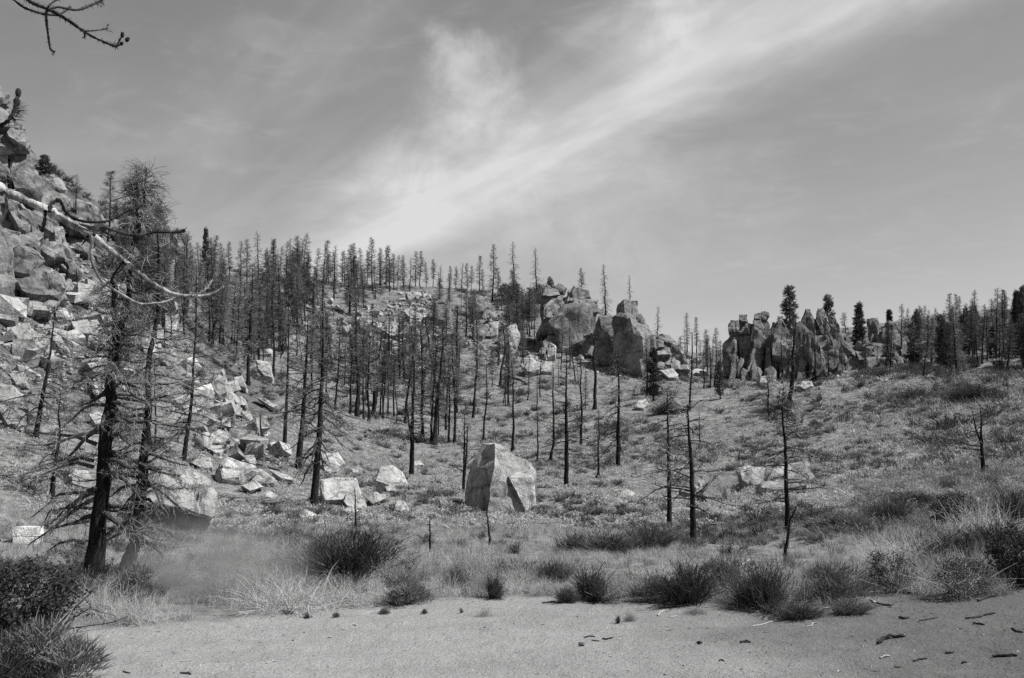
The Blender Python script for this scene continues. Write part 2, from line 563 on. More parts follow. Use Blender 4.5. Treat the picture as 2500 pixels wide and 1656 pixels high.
class MB:
    """collects tubes, strips and leaves of one mesh"""
    def __init__(s):
        s.v, s.f, s.m = [], [], []

    def tube(s, pts, rad, sides=5, mat=0, cap=True):
        pts = [Vector(p_) for p_ in pts]
        n = len(pts)
        base = len(s.v)
        up = Vector((0.31, 0.17, 0.93))
        for i in range(n):
            d = (pts[min(i + 1, n - 1)] - pts[max(i - 1, 0)])
            if d.length < 1e-9:
                d = Vector((0, 0, 1))
            d.normalize()
            a = d.cross(up)
            if a.length < 0.05:
                a = d.cross(Vector((1, 0, 0)))
            a.normalize()
            c = d.cross(a)
            for k in range(sides):
                an = 2 * math.pi * k / sides
                s.v.append(pts[i] + (a * math.cos(an) + c * math.sin(an)) * rad[i])
        for i in range(n - 1):
            for k in range(sides):
                k2 = (k + 1) % sides
                s.f.append((base + i * sides + k, base + i * sides + k2, base + (i + 1) * sides + k2, base + (i + 1) * sides + k))
                s.m.append(mat)
        if cap and sides > 2:
            s.f.append(tuple(base + (n - 1) * sides + k for k in range(sides)))
            s.m.append(mat)

    def spike(s, a, d, length, r, mat=0):
        """a thin three-sided twig"""
        d = d.normalized()
        x = d.cross(Vector((0.2, 0.5, 0.8)))
        if x.length < 0.05:
            x = d.cross(Vector((1, 0, 0)))
        x.normalize()
        y = d.cross(x)
        k = len(s.v)
        s.v += [a + x * r, a - x * r * 0.5 + y * r * 0.87, a - x * r * 0.5 - y * r * 0.87, a + d * length]
        s.f += [(k, k + 1, k + 3), (k + 1, k + 2, k + 3), (k + 2, k, k + 3)]
        s.m += [mat] * 3

    def blade(s, a, d, length, wd, droop, mat=0, seg=2):
        d = d.normalized()
        side = d.cross(Vector((0, 0, 1)))
        if side.length < 0.05:
            side = Vector((1, 0, 0))
        side.normalize()
        an = random.uniform(0, math.pi)
        side = (side * math.cos(an) + d.cross(side) * math.sin(an))
        k = len(s.v)
        pos = a.copy()
        dd = d.copy()
        for i in range(seg):
            ww = wd * (1 - 0.55 * i / seg)
            s.v += [pos - side * ww * 0.5, pos + side * ww * 0.5]
            pos = pos + dd * (length / seg)
            dd = (dd + Vector((0, 0, -droop))).normalized()
        s.v.append(pos)
        for i in range(seg - 1):
            q = k + i * 2
            s.f.append((q, q + 1, q + 3, q + 2))
            s.m.append(mat)
        q = k + (seg - 1) * 2
        s.f.append((q, q + 1, q + 2))
        s.m.append(mat)

    def leaf(s, c, size, mat=0):
        n = Vector((random.gauss(0, 1), random.gauss(0, 1), random.gauss(0.3, 1))).normalized()
        a = n.orthogonal().normalized()
        c2 = n.cross(a)
        k = len(s.v)
        s.v += [c - a * size, c + c2 * size * 0.55, c + a * size, c - c2 * size * 0.55]
        s.f.append((k, k + 1, k + 2, k + 3))
        s.m.append(mat)

    def mesh(s, name, mats, smooth=False):
        me = bpy.data.meshes.new(name)
        me.from_pydata([tuple(q) for q in s.v], [], s.f)
        for m_ in (mats if isinstance(mats, (list, tuple)) else [mats]):
            me.materials.append(m_)
        if any(s.m):
            me.polygons.foreach_set('material_index', s.m)
        if smooth:
            me.polygons.foreach_set('use_smooth', [True] * len(me.polygons))
        me.update()
        return me


# ------------------------------------------------------------------ ground sheets
EDGE = [(-400, 1590), (0, 1560), (120, 1556), (210, 1538), (350, 1522), (550, 1508), (700, 1500), (800, 1492), (950, 1484), (1050, 1470), (1180, 1456), (1330, 1440), (1430, 1462),
        (1540, 1462), (1640, 1480), (1760, 1478), (1830, 1508), (1950, 1498), (2080, 1478), (2200, 1448), (2340, 1456), (2440, 1440), (2900, 1420)]
_eth, _er = [], []
for (ex, ey) in EDGE:
    q, rr_ = hit(ex, ey)
    _eth.append(polar(ex, 1100)[0])
    _er.append(rr_)


def edge_r(th):
    return np.interp(th, _eth, _er)


def sand_mask(x, y):
    th, R = np.arctan2(x, y), np.hypot(x, y)
    q = np.stack([x, y, np.zeros_like(x)], -1)
    d = edge_r(th) - R + fbm(q * 0.9 + 5, 3) * 0.45
    return np.clip(0.5 + d / 0.9, 0, 1)


th_in = np.linspace(R_(-34), R_(34), 560)
th_out_r = np.linspace(R_(34.6), R_(180), 64)
th_all = np.concatenate([-th_out_r[::-1][:], th_in, th_out_r])
r_all = np.concatenate([np.linspace(0.4, 8.0, 14), np.exp(np.linspace(math.log(8.3), math.log(330), 560)), np.exp(np.linspace(math.log(345), math.log(3000), 22))])
TT, RR = np.meshgrid(th_all, r_all, indexing='ij')
gx, gy = RR * np.sin(TT), RR * np.cos(TT)
gz = ground_np(gx.ravel(), gy.ravel())
nT, nR = TT.shape
mask = sand_mask(gx.ravel(), gy.ravel())
near_edge = np.abs(edge_r(TT.ravel()) - RR.ravel())
verts = np.stack([gx.ravel(), gy.ravel(), gz], -1)
ii, jj = np.meshgrid(np.arange(nT - 1), np.arange(nR - 1), indexing='ij')
a_ = (ii * nR + jj).ravel()
quads = np.stack([a_, a_ + nR, a_ + nR + 1, a_ + 1], -1)
qmask = mask[quads].mean(1) > 0.5


def talus_mask(x, y):
    th, R = np.degrees(np.arctan2(x, y)), np.hypot(x, y)
    left = np.clip((-19 - th) / 3, 0, 1) * np.clip((R - 60) / 8, 0, 1)
    field = np.clip(1 - np.abs(th + 15.5) / 3.0, 0, 1) * np.clip((R - 58) / 6, 0, 1) * np.clip((98 - R) / 6, 0, 1)
    mid = np.clip(1 - np.abs(th + 6.5) / 3.5, 0, 1) * np.clip((R - 150) / 10, 0, 1) * np.clip((205 - R) / 10, 0, 1)
    return 1 - 0.85 * np.clip(left + 1.5 * field + mid, 0, 1)


def sheet(name, sel):
    fs = quads[sel]
    used, inv = np.unique(fs, return_inverse=True)
    me = bpy.data.meshes.new(name)
    me.vertices.add(len(used))
    me.vertices.foreach_set('co', verts[used].ravel())
    me.loops.add(fs.size)
    me.loops.foreach_set('vertex_index', inv.reshape(-1).astype(np.int32))
    me.polygons.add(len(fs))
    me.polygons.foreach_set('loop_start', np.arange(0, fs.size, 4, dtype=np.int32))
    me.update(calc_edges=True)
    me.polygons.foreach_set('use_smooth', np.ones(len(fs), bool))
    at2 = me.attributes.new('sand', 'FLOAT', 'POINT')
    at2.data.foreach_set('value', mask[used])
    at3 = me.attributes.new('duff', 'FLOAT', 'POINT')
    at3.data.foreach_set('value', 1 - talus_mask(verts[used][:, 0], verts[used][:, 1]))
    me.materials.append(M['ground'])
    o = link(name, me)
    o['kind'] = 'structure'
    return o


sheet('dirt_road', qmask)
sheet('hillside', ~qmask)


# ------------------------------------------------------------------ rocks
def rough_rock(name, pts, mats, cuts=3, amp=0.05, seed=0, sharp=38, freq=1.0, layers=0.0):
    """an angular block: the hull of its corner points, broken up by fracture noise"""
    bm = bmesh.new()
    for p_ in pts:
        bm.verts.new(p_)
    r = bmesh.ops.convex_hull(bm, input=bm.verts)
    junk = list({e for e in r['geom_interior'] + r['geom_unused'] if isinstance(e, bmesh.types.BMVert)})
    if junk:
        bmesh.ops.delete(bm, geom=junk, context='VERTS')
    L = float(np.mean([e.calc_length() for e in bm.edges]))
    c0_ = np.array([v_.co for v_ in bm.verts])
    dims = c0_.max(0) - c0_.min(0)
    size = float(np.prod(np.maximum(dims, 0.05)) ** (1 / 3.0))
    bmesh.ops.subdivide_edges(bm, edges=[e for e in bm.edges if e.calc_length() > L * 0.45], cuts=cuts, use_grid_fill=True)
    bmesh.ops.triangulate(bm, faces=[f_ for f_ in bm.faces if len(f_.verts) > 4])
    long_ = [e for e in bm.edges if e.calc_length() > L * 0.9]
    if long_ and cuts > 2:
        bmesh.ops.subdivide_edges(bm, edges=long_, cuts=2, use_grid_fill=True)
        bmesh.ops.triangulate(bm, faces=[f_ for f_ in bm.faces if len(f_.verts) > 4])
    bm.normal_update()
    co = np.array([v_.co for v_ in bm.verts])
    no = np.array([v_.normal for v_ in bm.verts])
    fq = freq / size
    s3 = np.array((seed * 7.1, seed * 3.3, seed * 1.7))
    d = fbm(co * fq * 1.5 + s3, 5, 0.6) * amp * size * 1.1
    stp = vnoise(co * fq * 2.3 + s3 + 21) * 2.5
    d += (np.floor(stp) + np.clip((stp - np.floor(stp)) * 4, 0, 1)) * amp * size * 0.35
    rid = 1 - np.abs(vnoise(co * fq * 1.9 + s3 + 50))
    d -= np.clip(rid - 0.84, 0, 1) / 0.16 * amp * size * 1.5
    if layers:
        ly = np.sin(co[:, 2] * 2 * math.pi * layers / size + 3 * vnoise(co * fq + s3))
        d += np.sign(ly) * np.abs(ly) ** 0.5 * amp * 0.6 * size
    jit = np.stack([fbm(co * fq * 3 + s3 + k * 31, 2) for k in (1, 2, 3)], -1) * amp * size * 0.4
    co2 = co + no * d[:, None] + jit
    for v_, c_ in zip(bm.verts, co2):
        v_.co = c_
    me = bpy.data.meshes.new(name)
    bm.to_mesh(me)
    bm.free()
    me.materials.append(mats)
    me.polygons.foreach_set('use_smooth', np.ones(len(me.polygons), bool))
    me.set_sharp_from_angle(angle=R_(sharp))
    return me


def poly_points(poly, R, thick, rnd, sink=0.0, ridge=None, auto=True):
    """corner points of a block of real depth whose outline is poly (photograph pixels) at distance R"""
    P = [at(x, y, R) for x, y in poly]
    c = sum(P, Vector()) / len(P)
    view = Vector((c.x, c.y, 0)).normalized()
    out_ = []
    xs = [q.dot(Vector((view.y, -view.x, 0))) for q in P]
    wd = max(xs) - min(xs)
    hd = max(q.z for q in P) - min(q.z for q in P)
    t_ = thick * (wd * 0.65 + min(wd, hd) * 0.35)
    zmin = min(q.z for q in P)
    kf, tz, tx = rnd.uniform(0.66, 0.9), rnd.uniform(0.5, 1.0), rnd.uniform(-0.35, 0.3)
    for q in P:
        out_.append(q + view * rnd.uniform(-0.12, 0.12) * t_)
        m_ = c + (q - c) * kf
        if auto:
            rz, rx = (q.z - c.z) / max(hd, 0.01), (q - c).dot(Vector((view.y, -view.x, 0))) / max(wd, 0.01)
            out_.append(m_ - view * t_ * max(0.08, 0.46 - tz * rz + tx * rx))
        out_.append(c + (q - c) * rnd.uniform(0.5, 0.85) + view * t_ * rnd.uniform(0.5, 0.75))
        if sink and q.z < zmin + 0.3 * hd:
            out_.append(q - Vector((0, 0, sink * hd)))
            if auto:
                out_.append(m_ - view * t_ * 0.6 - Vector((0, 0, sink * hd)))
    if ridge:
        for (x, y, dz) in ridge:
            out_.append(at(x, y, R) - view * dz * t_)
    return out_, c


def zt(ox, oy, s, pts):
    return [(ox + x * s, oy + y * s) for x, y in pts]


_rk = [0]
ROCKXY = []


def rock(name, poly, R=None, thick=0.9, mat='rock', cuts=3, amp=0.045, sink=0.25, parent=None, ridge=None, label=None, group=None, cat='rock', sharp=38, layers=0.0, grow=1.0):
    _rk[0] += 1
    rnd = random.Random(_rk[0] * 13 + 5)
    if R is None:
        lo = max(poly, key=lambda q: q[1])
        _, R = hit(sum(q[0] for q in poly) / len(poly), lo[1])
    if grow != 1.0:
        mx, my = sum(q[0] for q in poly) / len(poly), sum(q[1] for q in poly) / len(poly)
        poly = [(mx + (x - mx) * grow, my + (y - my) * grow) for x, y in poly]
    pts, c = poly_points(poly, R, thick, rnd, sink, ridge, ridge is None)
    zb = min(q.z for q in pts)
    org = Vector((c.x, c.y, zb))
    ROCKXY.append((c.x, c.y, 0.62 * max((Vector((q.x, q.y)) - Vector((c.x, c.y))).length for q in pts)))
    me = rough_rock(name, [q - org for q in pts], M[mat], cuts, amp, _rk[0], sharp, layers=layers)
    if parent is not None:
        o = link(name, me, parent)
        o.location = org - parent.location
    else:
        o = link(name, me)
        o.location = org
        tag(o, label, cat, group)
    return o


S3 = 600 / 1960.0          # scale of the study crops
S7 = 700 / 1960.0
# --- the big split boulder in the middle
_, RB = hit(1215, 1255)
big = rock('boulder', [(1140, 1262), (1136, 1205), (1146, 1150), (1160, 1112), (1178, 1083), (1207, 1079), (1240, 1094), (1292, 1130), (1307, 1150), (1302, 1182), (1306, 1228), (1270, 1258)], R=RB + 1.7, thick=0.75,
     mat='rock', cuts=10, amp=0.02, sink=0.12, sharp=22,
     ridge=[(1209, 1080, 0.35), (1207, 1140, 0.75), (1198, 1180, 0.85), (1190, 1262, 0.95), (1290, 1262, 0.45), (1186, 1285, 0.95)],
     label='tallest boulder standing alone mid slope, shaded left face and pale sunlit right face', cat='boulder')

rock('rock_slab', [(1224, 1158), (1262, 1147), (1306, 1150), (1307, 1228), (1288, 1254), (1268, 1244)], R=RB + 0.75, thick=0.8, mat='rock', cuts=6, amp=0.03, sink=0.05, parent=big, sharp=22,
     ridge=[(1243, 1164, 0.55), (1284, 1246, 0.6), (1300, 1165, 0.25), (1303, 1225, 0.3)])
rock('rock_slab', [(1196, 1222), (1208, 1188), (1240, 1200), (1262, 1246), (1240, 1266), (1200, 1268)], R=RB + 0.35, thick=0.5, mat='rock', cuts=5, amp=0.04, sink=0.1, parent=big, sharp=22)

# --- left cliff
cliff = empty('rock_cliff', at(60, 820, 78))
tag(cliff, 'craggy granite cliff rising out of the picture at the left edge', 'cliff')
cz1 = [
    ([(-60, 560), (0, 590), (50, 660), (20, 700), (-80, 700)], 92), ([(-80, 670), (0, 680), (62, 700), (50, 735), (-80, 745)], 92),
    ([(-80, 740), (0, 750), (100, 830), (142, 880), (130, 925), (-80, 920)], 91), ([(40, 900), (110, 885), (155, 905), (190, 960), (180, 1000), (120, 1005), (60, 960)], 89),
    ([(-80, 900), (10, 890), (115, 1000), (130, 1045), (-80, 1045)], 90), ([(-80, 1040), (50, 1045), (62, 1200), (40, 1260), (-80, 1260)], 89),
    ([(125, 1010), (150, 1060), (205, 1150), (262, 1220), (262, 1340), (100, 1330), (62, 1215), (95, 1200)], 90),
    ([(255, 1230), (330, 1208), (400, 1250), (458, 1360), (440, 1430), (330, 1450), (245, 1390)], 92), ([(440, 1370), (520, 1390), (600, 1430), (690, 1540), (620, 1600), (480, 1580), (420, 1450)], 96),
    ([(200, 1145), (232, 1160), (235, 1195), (215, 1200)], 91),
]
for (ox, oy, s_), poly, R in [((0, 0, S7), [(-160, 690), (60, 730), (130, 880), (120, 1060), (190, 1150), (262, 1250), (400, 1290), (440, 1420), (260, 1600), (-160, 1600)], 96), ((0, 400, S3), [(-160, 250), (200, 330), (330, 420), (520, 560), (560, 720), (420, 900), (120, 1060), (-160, 1200)], 91)]:
    rock('rock_face', zt(ox, oy, s_, poly), R, 0.35, 'rock_cliff', 14, 0.07, 0.1, cliff, sharp=24)
for poly, R in cz1:
    rock('rock_block', zt(0, 0, S7, poly), R, 0.9, 'rock_cliff', 8, 0.055, 0.2, cliff, sharp=24, grow=1.22)
cz2 = [
    ([(-60, 300), (60, 305), (160, 440), (150, 560), (40, 600), (-60, 540)], 87), ([(60, 300), (130, 310), (185, 420), (265, 440), (262, 525), (150, 560)], 86),
    ([(255, 380), (400, 385), (530, 540), (450, 610), (330, 545), (260, 480)], 89), ([(90, 690), (150, 668), (285, 712), (345, 790), (290, 870), (200, 905), (105, 900)], 80),
    ([(100, 930), (300, 838), (430, 890), (475, 1060), (400, 1085), (220, 1060), (98, 975)], 79), ([(-60, 690), (85, 735), (100, 880), (112, 1090), (0, 1190), (-60, 1200)], 78),
    ([(120, 1090), (400, 1075), (475, 1095), (400, 1210), (190, 1185)], 78), ([(500, 715), (625, 860), (560, 910), (450, 790)], 88), ([(130, 540), (260, 520), (330, 560), (290, 700), (150, 680)], 85),
    ([(-60, 540), (50, 590), (150, 560), (160, 680), (90, 730), (-60, 700)], 84), ([(520, 560), (640, 560), (720, 680), (700, 760), (590, 720)], 95), ([(330, 560), (450, 600), (500, 720), (380, 760), (290, 690)], 88),
    ([(560, 380), (700, 400), (780, 470), (700, 560), (580, 520)], 99), ([(1080, 470), (1200, 440), (1320, 500), (1400, 640), (1300, 700), (1100, 620)], 112), ([(760, 430), (900, 470), (1050, 560), (1000, 640), (800, 560)], 106),
]
for poly, R in cz2:
    rock('rock_block', zt(0, 400, S3, poly), R, 0.9, 'rock_cliff', 8, 0.055, 0.2, cliff, sharp=24, grow=1.22)

# --- central skyline outcrop and its dark pinnacle
outc = empty('rock_outcrop', at(1400, 880, 158))
tag(outc, 'large jagged outcrop on the central skyline, flat overhanging slab on top', 'outcrop')
for poly, R in [
    ([(928, 600), (934, 525), (958, 493), (986, 520), (1002, 590), (960, 625)], 174), ([(1000, 565), (1022, 533), (1076, 575), (1052, 605), (1000, 605)], 173),
    ([(1060, 645), (1090, 582), (1180, 558), (1226, 590), (1248, 645), (1180, 668), (1060, 695)], 171), ([(1045, 692), (1170, 655), (1284, 648), (1282, 690), (1200, 705), (1090, 722)], 168),
    
    ([(880, 860), (915, 770), (960, 640), (1050, 620), (1062, 705), (960, 745), (930, 850)], 168), ([(900, 660), (930, 590), (1000, 600), (1060, 640), (960, 760), (915, 740)], 172)]:
    rock('rock_block', zt(1000, 500, S7, poly), R, 0.8, 'rock_far', 8, 0.045, 0.25, outc, layers=1.5, sharp=28, grow=1.05)
rock('rock_block', zt(1000, 500, S7, [(900, 800), (938, 745), (1060, 712), (1180, 682), (1280, 690), (1276, 880), (1232, 975), (1130, 1015), (1010, 1010), (930, 890)]), 165, 0.6, 'rock_far', 10, 0.035, 0.25, outc, sharp=28, layers=1.0,
     ridge=[(1345, 755, 0.35), (1335, 790, 0.7), (1365, 815, 0.85), (1372, 862, 0.9), (1435, 748, 0.5), (1430, 830, 0.6)])
rnd = random.Random(44)
for k in range(20):
    x, y = rnd.uniform(1335, 1450), rnd.uniform(700, 855)
    wd, hd_ = rnd.uniform(22, 46), rnd.uniform(20, 48)
    poly = [(x + rnd.uniform(-0.6, -0.35) * wd, y + 0.5 * hd_), (x + rnd.uniform(-0.6, -0.4) * wd, y - 0.2 * hd_), (x + rnd.uniform(-0.3, 0.1) * wd, y - rnd.uniform(0.45, 0.7) * hd_), (x + rnd.uniform(0.3, 0.5) * wd, y - 0.4 * hd_), (x + rnd.uniform(0.45, 0.6) * wd, y + 0.4 * hd_), (x, y + 0.6 * hd_)]
    rock('rock_block', poly, 163.6 + (y < 745) * 5 - (y - 780) * 0.02, 0.8, 'rock_far', 3, 0.04, 0.0, outc, sharp=24)
pin = empty('rock_pinnacle', at(1520, 920, 150))
tag(pin, 'split pinnacle with near black left wall and a square block perched on top', 'outcrop')
for poly, R in [
    ([(1510, 800), (1582, 758), (1604, 830), (1645, 885), (1530, 895)], 155), ([(1590, 905), (1672, 890), (1684, 1000), (1640, 1070), (1595, 1100)], 151),
    ([(1265, 990), (1380, 935), (1402, 1105), (1330, 1085), (1258, 1015)], 156)]:
    rock('rock_block', zt(1000, 500, S7, poly), R, 0.75, 'rock_far', 8, 0.045, 0.25, pin, sharp=28, grow=1.05)
for poly, R, rd in [
    ([(1235, 915), (1290, 768), (1345, 756), (1398, 790), (1400, 935), (1320, 975)], 160, [(1298, 770, 0.5), (1312, 850, 0.8), (1385, 945, 0.9), (1392, 800, 0.4)]),
    ([(1405, 765), (1422, 690), (1452, 653), (1564, 651), (1566, 765), (1520, 790), (1440, 785)], 155, [(1462, 655, 0.5), (1474, 770, 0.9), (1490, 785, 0.85), (1555, 770, 0.4)]),
    ([(1385, 1085), (1396, 900), (1396, 770), (1440, 745), (1520, 770), (1604, 830), (1680, 905), (1690, 1000), (1610, 1215), (1520, 1215)], 153, [(1512, 790, 0.55), (1530, 900, 0.8), (1592, 925, 0.9), (1598, 1205, 1.0), (1640, 900, 0.6)])]:
    rock('rock_block', zt(1000, 500, S7, poly), R, 0.65, 'rock_far', 9, 0.035, 0.2, pin, sharp=28, ridge=[(1000 + x * S7, 500 + y * S7, d) for x, y, d in rd])
rub = empty('rock_outcrop', at(1650, 920, 160))
tag(rub, 'broken rubble shoulder sloping down right of the dark pinnacle', 'outcrop')
for poly, R in [([(1680, 900), (1790, 930), (1850, 1000), (1800, 1080), (1700, 1060)], 164), ([(1800, 960), (1885, 1030), (1905, 1130), (1840, 1185), (1760, 1100)], 160), ([(1660, 1000), (1740, 1040), (1760, 1130), (1690, 1140), (1640, 1080)], 158)]:
    rock('rock_block', zt(1000, 500, S7, poly), R, 0.9, 'rock_far', 8, 0.10, 0.25, rub)

for k in range(16):
    x, y = rnd.uniform(1590, 1682), 0
    y = float(np.interp(x, [1590, 1640, 1690], [850, 880, 915])) + rnd.uniform(-20, 25)
    wd, hd_ = rnd.uniform(18, 38), rnd.uniform(18, 36)
    poly = [(x - 0.5 * wd, y + 0.5 * hd_), (x - 0.5 * wd, y - 0.2 * hd_), (x + rnd.uniform(-0.3, 0.1) * wd, y - rnd.uniform(0.45, 0.7) * hd_), (x + 0.4 * wd, y - 0.3 * hd_), (x + 0.55 * wd, y + 0.4 * hd_)]
    rock('rock_block', poly, 158.5, 0.9, 'rock_far', 3, 0.05, 0.1, rub, sharp=24)

# --- right-hand cluster of towers
tow = empty('rock_towers', at(1950, 930, 172))
tag(tow, 'cluster of upright weathered rock towers with rounded caps on the right skyline', 'outcrop')
for poly, R in [
    ([(578, 640), (600, 594), (655, 598), (664, 680), (640, 702), (585, 695)], 176), ([(550, 800), (585, 715), (612, 698), (648, 720), (642, 860), (642, 990), (550, 980)], 176),
    ([(664, 600), (668, 555), (730, 549), (737, 602), (700, 614)], 178), ([(658, 618), (732, 598), (737, 695), (662, 708)], 178), ([(648, 712), (737, 690), (742, 870), (720, 920), (655, 890)], 178),
    ([(733, 618), (782, 638), (792, 870), (738, 890)], 179), ([(778, 602), (794, 544), (842, 538), (853, 602), (842, 685), (788, 690)], 177), ([(845, 560), (854, 528), (902, 533), (908, 572), (880, 604), (848, 604)], 178),
    ([(786, 692), (862, 672), (884, 745), (853, 890), (787, 880)], 176), ([(856, 780), (940, 695), (944, 840), (902, 890)], 175), ([(938, 635), (1000, 600), (1092, 680), (1102, 835), (1040, 905), (936, 885)], 174),
    ([(1145, 625), (1198, 513), (1236, 510), (1278, 582), (1283, 705), (1220, 695), (1168, 645)], 178), ([(1085, 680), (1150, 615), (1224, 680), (1234, 855), (1130, 905), (1078, 825)], 175),
    ([(1278, 605), (1298, 498), (1352, 518), (1372, 602), (1392, 725), (1328, 725)], 178), ([(1376, 560), (1442, 575), (1474, 660), (1442, 705), (1388, 685)], 180), ([(1376, 700), (1452, 688), (1484, 785), (1462, 865), (1398, 845)], 174),
    ([(1466, 700), (1584, 845), (1542, 905), (1466, 855)], 175), ([(1215, 700), (1302, 738), (1334, 865), (1342, 1005), (1250, 1065), (1216, 880)], 171), 
    ([(1328, 860), (1455, 845), (1485, 985), (1400, 1065), (1328, 1005)], 172), ([(1280, 720), (1390, 715), (1400, 860), (1320, 880)], 176),
    ([(1440, 690), (1520, 700), (1590, 840), (1500, 880)], 182)]:
    rock('rock_block', zt(1600, 600, S3, poly), R, 0.85, 'rock_tower', 6, 0.06, 0.15, tow, sharp=35, grow=1.06)
rnd = random.Random(88)
SKYX = [1778, 1800, 1815, 1845, 1870, 1900, 1930, 1960, 1975, 1990, 2002, 2020, 2050, 2080, 2110]
SKYY = [800, 788, 774, 768, 768, 792, 792, 772, 760, 768, 757, 774, 800, 845, 870]
for row, (Rr, drop, n) in enumerate([(181, 4, 18), (177, 38, 18), (173.5, 72, 17), (170.5, 104, 14)]):
    for k in range(n):
        x = 1783 + (k + rnd.uniform(0.1, 0.9)) * (318.0 / n)
        wd = rnd.uniform(13, 30)
        top = float(np.interp(x, SKYX, SKYY)) + drop * rnd.uniform(0.75, 1.2) + rnd.uniform(2, 14)
        bot = min(938, top + rnd.uniform(75, 120))
        lean = rnd.uniform(-6, 10)
        poly = [(x - wd * 0.5, bot), (x - wd * 0.52 + lean * 0.5, (top + bot) / 2), (x - wd * 0.42 + lean, top + wd * 0.35), (x - wd * 0.15 + lean, top), (x + wd * 0.2 + lean, top + rnd.uniform(0, 5)), (x + wd * 0.46 + lean, top + wd * 0.4), (x + wd * 0.55 + lean * 0.5, (top + bot) / 2), (x + wd * 0.5, bot)]
        rock('rock_column', poly, Rr, 1.0, 'rock_tower', 3, 0.055, 0.1, tow, sharp=35)
SK2X, SK2Y = [2075, 2130, 2150, 2185, 2205, 2248], [842, 806, 792, 792, 806, 872]
tw2 = empty('rock_towers', at(2170, 900, 165))
tag(tw2, 'dark blocky rocks between the towers and the right forest, two round boulders in front', 'outcrop')
for poly, R in [
    ([(1690, 590), (1772, 573), (1774, 645), (1780, 780), (1690, 790)], 190), ([(1796, 640), (1860, 610), (1935, 620), (1962, 800), (1900, 870), (1806, 790)], 176), ([(1866, 680), (1952, 676), (1990, 760), (2010, 890), (1880, 860)], 174),
    ([(1598, 840), (1695, 855), (1684, 925), (1616, 915)], 172), ([(1656, 800), (1835, 786), (1884, 855), (1780, 905), (1688, 865)], 173), ([(1676, 900), (1804, 875), (1805, 1000), (1696, 1010)], 168), ([(1786, 900), (1886, 885), (1890, 1010), (1796, 1030)], 167),
    ([(1870, 900), (1950, 890), (1990, 960), (1960, 1030), (1880, 1010)], 166), ([(1960, 830), (2060, 870), (2110, 960), (2040, 1030), (1960, 980)], 168)]:
    rock('rock_block', zt(1600, 600, S3, poly), R, 0.85, 'rock_tower', 6, 0.06, 0.2, tw2, sharp=35, grow=1.06)

for row, (Rr, drop, n) in enumerate([(176, 2, 11), (172, 36, 11), (168, 70, 10)]):
    for k in range(n):
        x = 2078 + (k + rnd.uniform(0.1, 0.9)) * (168.0 / n)
        wd = rnd.uniform(16, 34)
        top = float(np.interp(x, SK2X, SK2Y)) + drop * rnd.uniform(0.75, 1.2) + rnd.uniform(0, 12)
        bot = min(922, top + rnd.uniform(60, 110))
        lean = rnd.uniform(-8, 8)
        poly = [(x - wd * 0.5, bot), (x - wd * 0.55 + lean * 0.5, (top + bot) / 2), (x - wd * 0.42 + lean, top + wd * 0.25), (x - wd * 0.2 + lean, top), (x + wd * 0.3 + lean, top + rnd.uniform(0, 6)), (x + wd * 0.46 + lean, top + wd * 0.4), (x + wd * 0.5, bot)]
        rock('rock_column', poly, Rr, 1.0, 'rock_tower', 3, 0.05, 0.1, tw2, sharp=28)

